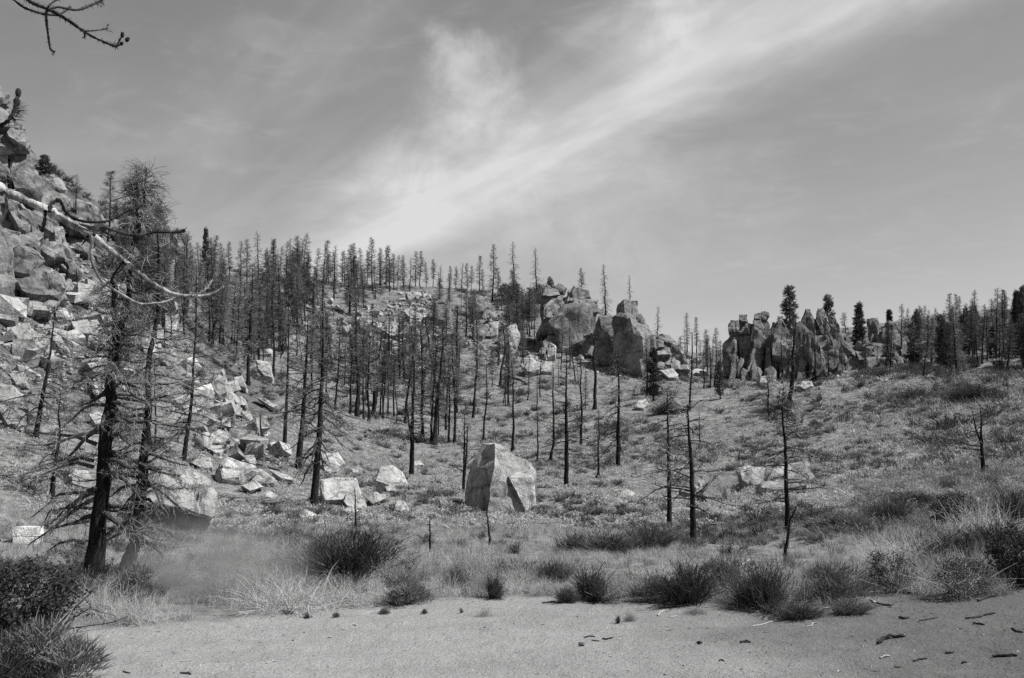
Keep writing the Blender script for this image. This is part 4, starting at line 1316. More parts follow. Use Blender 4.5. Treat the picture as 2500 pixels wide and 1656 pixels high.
def plant(px, py, top, kind, label, group=None, name='burnt_pine', topx=None, girth=1.0, R=None, spread=1.0, var=None, cat='tree', rnd=random.Random(77), foot=None):
    if R is None:
        p_, R = hit(px, py)
    else:
        p_ = at(px, py, R)
        p_.z = at(px, foot, R).z if foot else ground(p_.x, p_.y)
    topx = px if topx is None else topx
    tp = at(topx, top, math.hypot(p_.x, p_.y))
    H = max(0.5, (tp - p_).length)
    lib = LIB[kind]
    tm, cm = lib[rnd.randrange(len(lib)) if var is None else var]
    root = empty(name, p_ - Vector((0, 0, 0.05)))
    d = (tp - p_).normalized()
    root.rotation_mode = 'QUATERNION'
    root.rotation_quaternion = Vector((0, 0, 1)).rotation_difference(d) @ Matrix.Rotation(rnd.uniform(0, 6.28), 3, 'Z').to_quaternion()
    s_ = H / 10.0
    for nm, me, g_ in (('trunk', tm, girth), ('crown', cm, spread)):
        o = link(nm, me, root)
        o.scale = (s_ * g_, s_ * g_, s_)
    tag(root, label, cat, group)
    return root


def plant_detailed(px, py, path, width, limbs, label, name='burnt_pine', leaders=(), R=None, c0=0.15, c1=0.97, blen=0.9, droop=0.6, rise=(0.0, 0.4), twigs=16, tl=0.35, tr=0.007, levels=3, curl=0.0, seed=1, needles=None, sides=10, low=None, tmat='twigs_pale', extra=(), ev=0.8, lmul=1.65):
    """a tree whose limbs show one by one: each limb an object of its own. path: trunk centre line in photograph pixels."""
    rnd = random.Random(seed)
    random.seed(seed)
    if R is None:
        p_, R = hit(px, py)
    p_ = at(px, py, R)
    root = empty(name, p_)
    tag(root, label, 'tree')
    cen = [at(x, y, R) - p_ for x, y in path]
    for i, c in enumerate(cen):
        c.y += 0.02 * i * rnd.gauss(0, 1)
    cen[0].z -= 0.25
    n = len(cen)
    r0 = width / F * R * 0.5
    tb = MB()
    # smooth resample
    fine = []
    for i in range(n - 1):
        for k in range(4):
            fine.append(cen[i].lerp(cen[i + 1], k / 4.0) + Vector((rnd.gauss(0, 0.01), rnd.gauss(0, 0.01), 0)))
    fine.append(cen[-1])
    rad = [q * (1 - 0.28 * k / len(fine)) * (0.82 if k == 0 else 0.9 if k == 1 else 1) for k, q in enumerate(trunk_radii(len(fine), r0, 0.10))]
    tb.tube(fine, rad, sides, 0)
    trunks = [(fine, rad, c0, 1.0)]
    link('trunk', tb.mesh('trunk', M['char'], True), root)
    for lp, wl in leaders:
        lb = MB()
        lc = [at(x, y, R) - p_ + Vector((0, rnd.uniform(-0.1, 0.1), 0)) for x, y in lp]
        lf = []
        for i in range(len(lc) - 1):
            for k in range(4):
                lf.append(lc[i].lerp(lc[i + 1], k / 4.0))
        lf.append(lc[-1])
        lr = trunk_radii(len(lf), wl / F * R * 0.5, 0.10)
        lb.tube(lf, lr, 8, 0)
        link('leader', lb.mesh('leader', M['char'], True), root)
        trunks.append((lf, lr, 0.1, 0.42))
    H = (cen[-1] - cen[0]).length
    tot = limbs
    for ti, (fp, fr, cc, ks) in enumerate(trunks):
        nb = tot if ti == 0 else int(tot * 0.45)
        for k in range(nb):
            f = cc + (c1 - cc) * (k + rnd.random()) / nb
            g_ = (f - cc) / (c1 - cc)
            env = ((1 - g_) ** ev) * (0.6 + 0.4 * min(1, g_ * 5)) + 0.07
            L = lmul * blen * ks * env * rnd.uniform(0.5, 1.15)
            az = rnd.uniform(0, 6.283)
            bp = limb_path(along(fp, f), az, L, rise[0] + (rise[1] - rise[0]) * g_ + rnd.gauss(0, 0.12), droop * (1 - 0.5 * g_), rnd, 7, 0.3, 0.12)
            mb = MB()
            rr_ = fr[min(int(f * (len(fr) - 1)), len(fr) - 1)]
            add_limb(mb, bp, max(rr_ * rnd.uniform(0.28, 0.48), tr * 1.8), 5, rnd, int(twigs * (0.5 + 0.6 * env)), tl, tr, levels, 0, 1, needles, 2, curl)
            link('branch', mb.mesh('branch', [M['twig_bark'], M[tmat if rnd.random() < 0.4 else 'twigs'], M['needles_dead']]), root)
    for (ep, ew) in extra:
        pts = [at(x, y, R) - p_ + Vector((0, rnd.uniform(-0.3, 0.0), 0)) for x, y in ep]
        mb = MB()
        add_limb(mb, pts, ew / F * R * 0.5, 5, rnd, twigs, tl, tr, levels, 0, 1, None, 2, curl)
        link('branch', mb.mesh('branch', [M['twig_bark'], M[tmat], M['needles_dead']]), root)
    return root


# the two big burnt trees at left
plant_detailed(224, 1420, [(224, 1420), (240, 1290), (251, 1176), (263, 1063), (272, 984), (277, 930), (284, 860), (293, 790), (306, 730), (320, 640), (332, 540), (338, 470), (338, 410)], 39, 84,
               'largest burnt tree at the left, thick black trunk leaning right with tangled pale twigs', leaders=[([(275, 945), (272, 880), (280, 800), (281, 737), (276, 660), (270, 600)], 22), ([(328, 600), (350, 500), (356, 450), (361, 408)], 9)],
               c0=0.10, blen=1.65, droop=0.75, rise=(0.05, 0.35), twigs=20, tl=0.5, tr=0.0065, levels=4, ev=1.2, lmul=1.3, curl=0.3, seed=5, needles=(0.10, 9, 0.09, 0.006),
               extra=[([(240, 1205), (200, 1202), (150, 1207), (120, 1230), (88, 1262)], 9), ([(236, 1240), (180, 1238), (132, 1246), (110, 1285)], 8), ([(232, 1270), (180, 1278), (140, 1288), (100, 1310), (72, 1330)], 8),
                      ([(238, 1140), (190, 1130), (150, 1140), (110, 1160)], 10), ([(240, 1125), (200, 1118), (170, 1128), (140, 1150)], 9), ([(215, 1325), (185, 1318), (150, 1325), (125, 1340)], 8), ([(240, 1085), (190, 1066), (130, 1060), (60, 1055)], 10),
                      ([(258, 1100), (300, 1106), (320, 1130), (345, 1155)], 9), ([(250, 1165), (280, 1158), (310, 1165)], 9), ([(250, 1290), (300, 1288), (350, 1310), (390, 1340)], 7), ([(256, 1075), (280, 1065), (298, 1055)], 9), ([(240, 975), (232, 955), (222, 938)], 13)])
plant_detailed(303, 1408, [(303, 1408), (318, 1360), (327, 1329), (335, 1260), (344, 1190), (350, 1130), (357, 1060), (364, 984), (368, 920), (371, 860), (376, 780), (384, 700), (390, 620), (394, 560)], 34, 70,
               'second burnt tree from the left, its foot fading into the drifting dust', R=25.3, c0=0.14, blen=1.65, droop=0.8, rise=(0.0, 0.35), ev=0.9, lmul=1.35, twigs=23, tl=0.48, tr=0.0062, levels=4, curl=0.22, seed=9, needles=(0.06, 8, 0.09, 0.006),
               extra=[([(336, 1290), (380, 1285), (420, 1300), (450, 1340)], 6), ([(344, 1200), (390, 1180), (430, 1195), (460, 1190)], 6), ([(350, 1140), (400, 1110), (430, 1120), (452, 1140)], 6)])
# mid-distance burnt trees whose limbs show
plant_detailed(765, 1237, [(765, 1237), (770, 1180), (776, 1110), (780, 1050), (783, 990), (785, 920), (788, 850), (790, 790), (790, 740)], 20, 46, 'burnt pine with long drooping limbs in front of the pale boulders', c0=0.22, blen=2.1, droop=1.3, rise=(-0.1, 0.2), twigs=18, tl=0.65, tr=0.015, levels=2, seed=21, tmat='twigs')
plant_detailed(728, 1146, [(728, 1146), (733, 1090), (738, 1030), (742, 970), (746, 900), (750, 830), (752, 760)], 17, 38, 'burnt pine just behind and left of the drooping one', c0=0.30, blen=1.9, droop=0.9, twigs=17, tl=0.6, tr=0.015, levels=2, seed=22, tmat='twigs')
plant_detailed(693, 1106, [(693, 1106), (697, 1040), (700, 980), (703, 900), (705, 830), (706, 770)], 11, 32, 'slim burnt pine left of the paired trunks by the boulder field', c0=0.30, blen=1.7, droop=0.9, twigs=16, tl=0.6, tr=0.015, levels=2, seed=23, tmat='twigs')
plant_detailed(1382, 1191, [(1382, 1191), (1383, 1130), (1383, 1060), (1382, 1000), (1383, 960), (1383, 900), (1383, 850)], 13, 34, 'burnt tree with up-forked limbs standing on the grass right of the tallest boulder', c0=0.20, blen=1.55, droop=0.5, rise=(0.1, 0.7), twigs=9, tl=0.5, tr=0.015, levels=1, seed=24, tmat='twigs')
plant_detailed(1635, 1284, [(1635, 1284), (1634, 1220), (1633, 1150), (1631, 1080), (1630, 1010), (1629, 940)], 14, 34, 'left one of the tall paired trunks, charred black from the ground up', c0=0.22, blen=1.25, droop=0.5, rise=(0.1, 0.4), twigs=12, tl=0.5, tr=0.015, levels=2, seed=25, tmat='twigs', needles=(0.35, 8, 0.10, 0.018))
plant_detailed(1694, 1330, [(1694, 1330), (1692, 1260), (1690, 1180), (1687, 1110), (1684, 1060), (1680, 1010), (1678, 985)], 17, 30, 'right one of the tall paired trunks, patches of pale wood near its base', c0=0.20, blen=1.3, droop=0.6, rise=(0.1, 0.3), twigs=9, tl=0.46, tr=0.015, levels=2, seed=26)
plant_detailed(1923, 1300, [(1923, 1300), (1921, 1220), (1919, 1150), (1917, 1090), (1914, 1030), (1912, 980), (1911, 940)], 13, 34, 'bare tree with short limbs in front of the wide rounded boulder', c0=0.12, blen=1.0, droop=0.6, rise=(0.0, 0.5), twigs=11, tl=0.46, tr=0.015, levels=2, seed=27)
plant_detailed(1509, 1138, [(1509, 1138), (1509, 1080), (1510, 1020), (1511, 960), (1510, 900), (1509, 850)], 12, 36, 'burnt pine hung with a skirt of drooping limbs on the central grass slope', c0=0.18, c1=0.98, blen=1.9, droop=1.4, rise=(-0.2, 0.2), twigs=13, tl=0.6, tr=0.016, levels=2, seed=28, tmat='twigs')
plant_detailed(2400, 1162, [(2400, 1162), (2399, 1120), (2396, 1070), (2394, 1030), (2393, 985)], 11, 16, 'forked dead tree alone on the dark right slope', leaders=[([(2394, 1085), (2385, 1050), (2376, 1020), (2371, 1000)], 5)], c0=0.18, blen=1.6, droop=0.3, rise=(0.05, 0.3), twigs=8, tl=0.45, tr=0.015, levels=1, seed=29, tmat='twigs')
plant_detailed(1131, 1202, [(1131, 1202), (1133, 1150), (1134, 1090), (1134, 1040), (1134, 1005)], 9, 22, 'slender burnt tree with upswept stems touching the tallest boulder', leaders=[([(1134, 1160), (1139, 1110), (1141, 1060), (1142, 1035)], 6)], c0=0.2, blen=1.3, droop=-0.3, rise=(0.4, 1.0), twigs=8, tl=0.4, tr=0.010, levels=1, seed=30, tmat='twigs')
plant_detailed(86, 1072, [(86, 1072), (95, 1020), (104, 971), (113, 915), (122, 861), (129, 800), (134, 740)], 13, 38, 'leftmost burnt pine, leaning right on the talus slope', c0=0.2, blen=1.7, droop=1.0, twigs=14, tl=0.55, tr=0.015, levels=2, seed=31, tmat='twigs')
plant_detailed(124, 1222, [(124, 1222), (130, 1170), (136, 1125), (143, 1070), (147, 1010), (150, 950)], 13, 34, 'small burnt tree behind the limbs of the largest one', c0=0.2, blen=1.3, droop=0.7, twigs=14, tl=0.45, tr=0.010, levels=2, seed=32, tmat='twigs')
plant_detailed(447, 1132, [(447, 1132), (453, 1090), (459, 1045), (466, 1000), (471, 950), (475, 880), (478, 800), (480, 720), (482, 650)], 12, 52, 'tall burnt pine right of the two big trees, foot beside the boulder field', c0=0.2, blen=1.9, droop=0.9, twigs=18, tl=0.65, tr=0.016, levels=2, seed=33, tmat='twigs')
plant_detailed(1004, 1164, [(1004, 1164), (1006, 1110), (1006, 1060), (1008, 1010), (1010, 950), (1012, 890), (1014, 850)], 13, 34, 'twin stemmed black trunk right of the steep sided pale boulder', leaders=[([(1007, 1075), (999, 1040), (995, 1000), (992, 950)], 7)], c0=0.3, blen=1.5, droop=0.6, twigs=14, tl=0.5, tr=0.015, levels=2, seed=34, tmat='twigs', needles=(0.25, 5, 0.12, 0.03))

# singled-out trees further off: column, base row, top row, kind, label, extras
SOLO = [
    (606, 942, 640, 'full', 'tall burnt pine whose foot stands at the head of the boulder field', {}),
    (668, 922, 700, 'fuzzy', 'burnt pine beside the long pale slab in the gully', {}),
    (378, 1110, 860, 'pole', 'thin black pole between the second big tree and the tall burnt pine', {}),
    (854, 1012, 800, 'fuzzy', 'leftmost bare trunk of the row on the grassy spur', {}),
    (872, 1018, 770, 'fuzzy', 'second trunk from the left of the row on the grassy spur', {'girth': 1.5}),
    (888, 1024, 800, 'pole', 'third trunk of the row on the spur, thin and straight', {}),
    (900, 1031, 790, 'fuzzy', 'fourth trunk of the row on the spur, set lowest of the left five', {}),
    (911, 1023, 760, 'fuzzy', 'fifth and thickest of the five left trunks on the spur', {'girth': 1.6}),
    (1031, 1075, 800, 'fuzzy', 'lone straight trunk left of the leaning pair on the spur', {}),
    (1051, 1084, 810, 'pole', 'trunk leaning right beside the thick one on the spur', {'topx': 1072}),
    (1060, 1087, 790, 'fuzzy', 'thick leaning trunk at the right end of the spur', {'topx': 1082, 'girth': 1.5}),
    (1097, 1085, 830, 'pole', 'thin trunk with a dark tuft behind the upswept burnt tree', {}),
    (1110, 1085, 820, 'fuzzy', 'rightmost trunk of the row on the grassy spur', {}),
    (1155, 1024, 800, 'fuzzy', 'trunk above and left of the tallest boulder, slightly leaning', {'topx': 1162}),
    (1179, 1080, 900, 'pole', 'trunk standing right behind the top of the tallest boulder', {'girth': 1.3}),
    (1242, 992, 800, 'fuzzy', 'dark trunk pair member highest behind the tallest boulder', {}),
    (1252, 1102, 870, 'pole', 'tall pole rising behind the right shoulder of the tallest boulder', {'girth': 1.3}),
    (1221, 943, 800, 'pole', 'short thick black snag high on the central slope', {'girth': 2.0}),
    (1312, 1131, 985, 'pole', 'broken topped black pole right of the tallest boulder', {'girth': 1.5}),
    (1343, 1128, 870, 'pole', 'tall thin pole left of the tree with up-forked limbs', {'topx': 1347, 'girth': 1.2}),
    (1418, 1089, 850, 'pole', 'thin trunk right behind the tree with up-forked limbs', {'girth': 1.2}),
    (1451, 1004, 800, 'pole', 'thick black trunk in front of the central outcrop', {'girth': 2.0}),
    (1462, 1166, 990, 'pole', 'bare black pole left of the skirted burnt pine', {'girth': 1.4}),
    (1578, 972, 830, 'full', 'dark trunk left of the bright flat topped block', {'girth': 1.4}),
    (1595, 982, 850, 'live', 'bushy dark pine beside the bright flat topped block', {'name': 'pine_tree'}),
    (1682, 1004, 815, 'pole', 'tall thin pole rising behind the right one of the paired trunks', {'girth': 1.2}),
    (1705, 1100, 990, 'pole', 'short pole right of the paired trunks', {'girth': 1.3}),
    (1759, 976, 880, 'live', 'small conical living pine on the right crest', {'name': 'pine_tree', 'var': 0}),
    (1717, 951, 850, 'pole', 'left one of three thin trunks below the gap in the skyline', {'girth': 1.6}),
    (1734, 949, 840, 'pole', 'middle one of three thin trunks below the gap in the skyline', {'girth': 1.6}),
    (1745, 947, 800, 'full', 'right one of three trunks below the gap, feathery top', {'girth': 1.2}),
    (1878, 1030, 900, 'scorched', 'short dark trunk with scrub round its foot on the right slope', {'girth': 1.6}),
    (1929, 988, 770, 'scorched', 'thick black stump-like trunk rising before the rock towers', {'girth': 2.0}),
    (1909, 940, 800, 'pole', 'thin trunk left of the thick black one before the towers', {'girth': 1.6}),
    (1985, 934, 790, 'pole', 'dark trunk before the middle of the rock towers', {'girth': 1.6}),
    # skyline
    (1202, 735, 596, 'full', 'slim skyline pine left of the two drooping ones', {}),
    (1255, 715, 588, 'droop', 'left one of two drooping pines on the skyline by the outcrop', {'var': 0}),
    (1309, 725, 603, 'droop', 'right one of two drooping pines on the skyline by the outcrop', {'var': 1}),
    (1418, 712, 653, 'full', 'small feathery pine poking up behind the outcrop slab', {}),
    (1479, 775, 643, 'droop', 'bare pine standing in the notch between outcrop and pinnacle', {'var': 2}),
    (1538, 735, 671, 'droop', 'small dead pine perched on top of the pinnacle block', {'var': 3, 'R': 156, 'foot': 732, 'girth': 0.8}),
    (1605, 845, 745, 'droop', 'drooping pine on the rubble shoulder right of the pinnacle', {'var': 1}),
    (1678, 850, 763, 'full', 'bare pine on the skyline gap left of the towers', {}),
    (1700, 850, 778, 'full', 'second bare pine on the skyline gap left of the towers', {}),
    (1927, 790, 700, 'live', 'tallest living pine behind the rock towers', {'name': 'pine_tree', 'R': 185, 'spread': 1.0, 'var': 1}),
    (2020, 790, 722, 'live', 'flat armed living pine among the tower tops', {'name': 'pine_tree', 'R': 186, 'var': 2}),
    (2098, 835, 741, 'spire', 'dense dark cypress-like pine right of the towers', {'name': 'pine_tree', 'R': 186, 'spread': 1.25, 'var': 0}),
    (2064, 830, 762, 'full', 'feathery pine left of the dense dark one', {'R': 186, 'spread': 1.2}),
    (2170, 800, 757, 'spire', 'small pointed pine on the dark blocky rocks', {'name': 'pine_tree', 'R': 180, 'var': 1}),
    (112, 440, 378, 'live', 'lone bushy pine on the cliff top at left', {'name': 'pine_tree', 'R': 92, 'spread': 2.2, 'foot': 455}),
    (186, 510, 422, 'droop', 'dead pine with drooping arms on the cliff shoulder', {'R': 94, 'foot': 525, 'spread': 1.2}),
    (265, 560, 422, 'fuzzy', 'thin feathery dead pine left of the largest burnt tree top', {'R': 99, 'topx': 275, 'foot': 590, 'spread': 1.3}),
    (505, 660, 557, 'live', 'living pine with a thick crown at the left end of the ridge', {'name': 'pine_tree', 'R': 200, 'spread': 0.8}),
]
for (px, py, top, kind, lab, kw) in SOLO:
    kw = dict(kw)
    o = plant(px, py, top, kind, lab, **kw)

KW = {'full': 'bristly burnt pine', 'fuzzy': 'feathery burnt pine', 'pole': 'nearly bare burnt pole', 'droop': 'drooping burnt pine', 'scorched': 'scorched pine', 'live': 'dark living pine', 'spire': 'dense dark pine'}


def tree_label(kind, hf, girth, lean, where):
    return ('tall ' if hf > 0.66 else 'short ' if hf < 0.33 else '') + ('thick ' if girth > 1.13 else 'slim ' if girth < 0.95 else '') + KW[kind] + (' leaning right' if lean > 0.025 else ' leaning left' if lean < -0.025 else '') + ' ' + where


# skyline pines on the left ridge and stands of burnt trees
def stand(poly, n, hmin, hmax, kinds, label, group, seed, name='burnt_pine', girth=(0.8, 1.3), tops=None):
    rnd = random.Random(seed)
    spots = sample_poly(poly, n, rnd)
    for (x, y) in spots:
        p_, R = hit(x, y)
        h = rnd.uniform(hmin, hmax)
        th, e = polar(x, y)
        toprow = y - h / R * F
        kd = rnd.choice(kinds)
        lx, gi = rnd.gauss(0, 0.045) * (2.2 if rnd.random() < 0.1 else 1), rnd.uniform(*girth)
        lab_ = tree_label(kd, (h - hmin) / (hmax - hmin), gi, lx, place(x, y))
        dn = NEARNESS[0]
        PENDING.append((plant(x, y, toprow, kd, lab_, group, name, topx=x + lx * h / R * F, girth=gi, rnd=rnd, spread=rnd.uniform(1.05, 1.5)), lab_, dn))


for tx, ty in [(540, 592), (561, 589), (589, 589), (603, 583), (630, 564), (699, 589), (711, 580), (725, 589), (789, 592), (818, 598), (863, 592), (883, 604), (909, 580), (952, 598), (971, 622), (987, 622), (1014, 613), (1025, 612), (1057, 632), (1098, 648), (1127, 640), (1140, 642), (1169, 628), (1180, 655), (665, 640), (750, 640), (930, 625), (768, 650), (845, 640), (445, 605), (470, 612), (520, 600), (650, 605), (676, 622), (738, 612), (772, 605), (803, 620), (836, 612), (896, 615), (928, 604), (962, 618), (1000, 628), (1040, 640), (1075, 645), (1112, 650), (1150, 648), (430, 625)]:
    rr_ = random.Random(tx)
    kd = rr_.choice(['full', 'fuzzy', 'full', 'droop'])
    lab_ = tree_label(kd, (650 - ty) / 70.0, 1, 0, 'on the skyline ' + place(tx, ty))
    dn = NEARNESS[0]
    o = plant(tx, 700 + rr_.uniform(-15, 25), ty, kd, lab_, 'burnt skyline pines of the left hill', topx=tx + rr_.gauss(0, 3), rnd=rr_, spread=1.2)
    PENDING.append((o, lab_, dn))
stand([(500, 850), (640, 915), (700, 930), (760, 800), (760, 700), (560, 690), (480, 720)], 46, 6.5, 11, ['full', 'fuzzy', 'fuzzy', 'pole'], 'burnt pine in the crowded stand on the left hill above the boulder field', 'burnt stand above the boulder field', 41)
stand([(540, 845), (625, 900), (640, 890), (560, 830)], 9, 6.5, 9.5, ['fuzzy', 'full'], 'black trunk in the tight row along the left spur edge', 'trunks along the left spur edge', 42)
stand([(780, 1000), (960, 1050), (1110, 1078), (1130, 900), (1060, 870), (900, 880), (800, 880), (700, 940)], 54, 6, 10, ['fuzzy', 'fuzzy', 'full', 'pole'], 'burnt pine in the dense stand filling the middle of the left hill', 'dense stand on the middle of the left hill', 43)
stand([(720, 840), (900, 760), (1000, 700), (840, 690), (640, 690), (700, 790)], 44, 6.5, 10.5, ['full', 'fuzzy', 'full'], 'burnt pine high on the left hill under the ridge line', 'burnt pines high on the left hill', 44)
stand([(1050, 860), (1330, 860), (1300, 740), (1180, 720), (1060, 760)], 26, 5.5, 9.5, ['fuzzy', 'pole', 'full'], 'burnt pine among the rocks left of the central outcrop', 'burnt pines left of the central outcrop', 45)
stand([(1130, 1010), (1430, 1010), (1440, 900), (1150, 880)], 22, 4, 8.5, ['pole', 'pole', 'fuzzy'], 'thin burnt pole on the open central slope', 'thin poles on the central slope', 46)
stand([(380, 860), (470, 820), (500, 700), (440, 660), (300, 650), (270, 690), (340, 760)], 48, 4.5, 8.5, ['full', 'fuzzy', 'scorched'], 'burnt pine on the slope behind the two big trees at left', 'burnt pines behind the two big trees', 47)
stand([(170, 640), (300, 620), (330, 570), (250, 560), (190, 600)], 16, 2.2, 4.2, ['scorched', 'full'], 'scrubby pine at the foot of the left cliff', 'scrubby pines below the left cliff', 48, 'pine_tree')
stand([(1640, 930), (1780, 935), (1780, 900), (1680, 880)], 13, 4.5, 8.5, ['scorched', 'full', 'pole'], 'dark tree in the gap between outcrop and towers', 'trees in the gap before the towers', 49)
stand([(1780, 935), (2180, 915), (2180, 895), (1800, 915)], 30, 4.5, 8.5, ['full', 'scorched', 'fuzzy', 'pole'], 'dark burnt tree along the foot of the rock towers', 'trees along the foot of the towers', 50)
stand([(2180, 925), (2520, 920), (2520, 780), (2240, 800)], 84, 5, 9, ['scorched', 'full', 'fuzzy', 'scorched', 'full', 'live'], 'dark tree in the shaded forest on the right skyline', 'trees of the right hand forest', 51, 'pine_tree')
for tx, ty, k in [(2199, 740, 'scorched'), (2216, 752, 'scorched'), (2245, 745, 'full'), (2265, 755, 'scorched'), (2284, 752, 'full'), (2302, 757, 'full'), (2322, 752, 'fuzzy'), (2355, 750, 'live'), (2380, 750, 'scorched'), (2398, 742, 'full'), (2432, 703, 'full'), (2450, 706, 'scorched'), (2480, 712, 'spire'), (2500, 700, 'live')]:
    rr_ = random.Random(tx)
    lab_ = tree_label(k, (760 - ty) / 60.0, 1, 0, 'topping the skyline ' + place(tx, ty))
    dn = NEARNESS[0]
    PENDING.append((plant(tx, 870 + rr_.uniform(-20, 20), ty, k, lab_, 'tall pines of the right forest edge', name='pine_tree', spread=0.85, rnd=rr_), lab_, dn))

# snags and leaning sticks in the near grass
def snag(px, py, path, wpx, label):
    p_, R = hit(px, py)
    p_ = at(px, py, R)
    rnd = random.Random(px)
    pts = [at(x, y, R) - p_ for x, y in path]
    pts[0].z -= 0.15
    mb = MB()
    r0 = wpx / F * R * 0.5
    fine = []
    for i in range(len(pts) - 1):
        for k in range(3):
            fine.append(pts[i].lerp(pts[i + 1], k / 3.0) + Vector((rnd.gauss(0, r0 * 0.25), rnd.gauss(0, r0 * 0.25), 0)))
    fine.append(pts[-1])
    mb.tube(fine, [r0 * (1 - 0.75 * i / len(fine)) for i in range(len(fine))], 7, 0)
    for k in range(14):
        a = along(fine, rnd.uniform(0.2, 1))
        mb.spike(a, Vector((rnd.gauss(0, 1), rnd.gauss(0, 1), rnd.uniform(-0.2, 0.8))), rnd.uniform(2, 7) * r0, r0 * 0.22)
    o = link('snag', mb.mesh('snag', M['char'], True))
    o.location = p_
    tag(o, label, 'snag')


snag(869, 1300, [(869, 1300), (868, 1260), (867, 1230), (866, 1190)], 6, 'thin black snag in front of the split rock')
snag(1049, 1356, [(1049, 1356), (1049, 1320), (1050, 1300), (1049, 1268)], 7, 'straight black snag above the dry grass left of centre')
snag(1196, 1336, [(1196, 1336), (1194, 1300), (1190, 1275), (1187, 1245)], 7, 'crooked black snag below the tallest boulder')
snag(638, 1096, [(638, 1096), (637, 1060), (635, 1010)], 7, 'short pointed snag beside the left boulder field')
snag(1916, 1372, [(1916, 1372), (1917, 1340), (1925, 1300), (1930, 1270), (1944, 1235)], 10, 'dark bent snag leaning across the foot of the right hand bare tree')
snag(1805, 1133, [(1805, 1133), (1805, 1110), (1804, 1096)], 4, 'tiny dead stem above the pale slab faced boulder')
snag(1989, 938, [(1989, 938), (1990, 920), (1990, 904)], 22, 'stubby grey stump at the foot of the towers')
snag(1232, 945, [(1232, 920), (1250, 922), (1270, 928), (1285, 936)], 9, 'fallen black log lying below the pale wide boulder')

snag(1185, 800, [(1158, 802), (1175, 792), (1195, 786), (1216, 783)], 7, 'fallen dark trunk propped across rocks left of the tall rounded pale boulder')
snag(655, 1145, [(620, 1128), (650, 1140), (690, 1152), (712, 1160)], 8, 'fallen dark log below the largest flat slab')

# ------------------------------------------------------------------ near pine whose bare boughs hang into the picture from the left
nb_ = empty('pine_tree', Vector((-4.3, 4.3, ground(-4.3, 4.3))))
tag(nb_, 'near pine out of frame whose bare curved boughs hang in from the left edge', 'tree')
mb = MB()
rnd = random.Random(3)
tp_ = [Vector((0.1 * math.sin(i * 0.7), 0.08 * math.cos(i * 0.9), i * 0.75 - 0.1)) for i in range(13)]
mb.tube(tp_, trunk_radii(13, 0.22), 12, 0)
link('trunk', mb.mesh('trunk', M['grey_bark'], True), nb_)


def curve_pts(path, R, dR=0.0):
    q = [at(x, y, R + dR * i / max(1, len(path) - 1)) for i, (x, y) in enumerate(path)]
    out_ = []
    n = len(q)
    for i in range(n - 1):
        a, b_, c, d = q[max(i - 1, 0)], q[i], q[i + 1], q[min(i + 2, n - 1)]
        for k in range(5):
            t_ = k / 5.0
            out_.append(0.5 * ((2 * b_) + (c - a) * t_ + (2 * a - 5 * b_ + 4 * c - d) * t_ * t_ + (3 * b_ - a - 3 * c + d) * t_ ** 3))
    out_.append(q[-1])
    return out_


def bough(path, w0, w1, R, mat, name='branch', dR=0.0, bristle=0.0, parent=nb_, blen=7, to_trunk=None, knob=0.17):
    P = curve_pts(path, R, dR)
    if to_trunk is not None:
        st = parent.location + Vector((0.1, 0, to_trunk))
        P = [st.lerp(P[0], k / 5.0) + Vector((0, 0, 0.1 * math.sin(k))) for k in range(5)] + P
    n = len(P)
    mb = MB()
    rr = random.Random(int(path[0][0] * 3 + path[0][1]))
    rad = [(w0 + (w1 - w0) * i / (n - 1)) / F * R * 0.5 * (1 + rr.gauss(0, knob)) for i in range(n)]
    mb.tube([p_ - parent.location for p_ in P], rad, 9, 0)
    nbr = int(bristle * n)
    for k in range(nbr):
        f = rr.random()
        i = min(int(f * (n - 1)), n - 2)
        a = P[i].lerp(P[i + 1], rr.random())
        d0 = (P[i + 1] - P[i]).normalized()
        rv = Vector((rr.gauss(0, 1), rr.gauss(0, 1), rr.gauss(0, 1)))
        rv = (rv - d0 * rv.dot(d0)).normalized()
        L = blen / F * R * rr.uniform(0.4, 1.3)
        mb.spike(a - parent.location + rv * rad[i] * 0.7, rv + d0 * 0.7, L + rad[i], 0.9 / F * R)
    o = link(name, mb.mesh(name, M[mat], True), parent)
    return o


def zz2(pts):
    return zt(0, 400, S3, pts)


def zz1(pts):
    return zt(0, 0, S7, pts)


RB5 = 5.0
main = bough(zz2([(-90, 130), (0, 195), (60, 235), (170, 275), (300, 335), (420, 395), (560, 475), (730, 572), (800, 625), (900, 705), (1000, 792), (1100, 870), (1200, 945), (1300, 1005), (1400, 1042), (1530, 1056), (1650, 1050), (1720, 1022), (1780, 980)]), 25, 5, RB5, 'grey_bark', dR=0.3, bristle=1.6, blen=5, to_trunk=4.6)


def sub(pts, w0, w1, mat='char_twig', br=0.6, R=RB5, name='twig', z=zz2, blen=5, dR=0.15):
    return bough(z(pts), w0, w1, R, mat, name, dR, br, blen=blen)


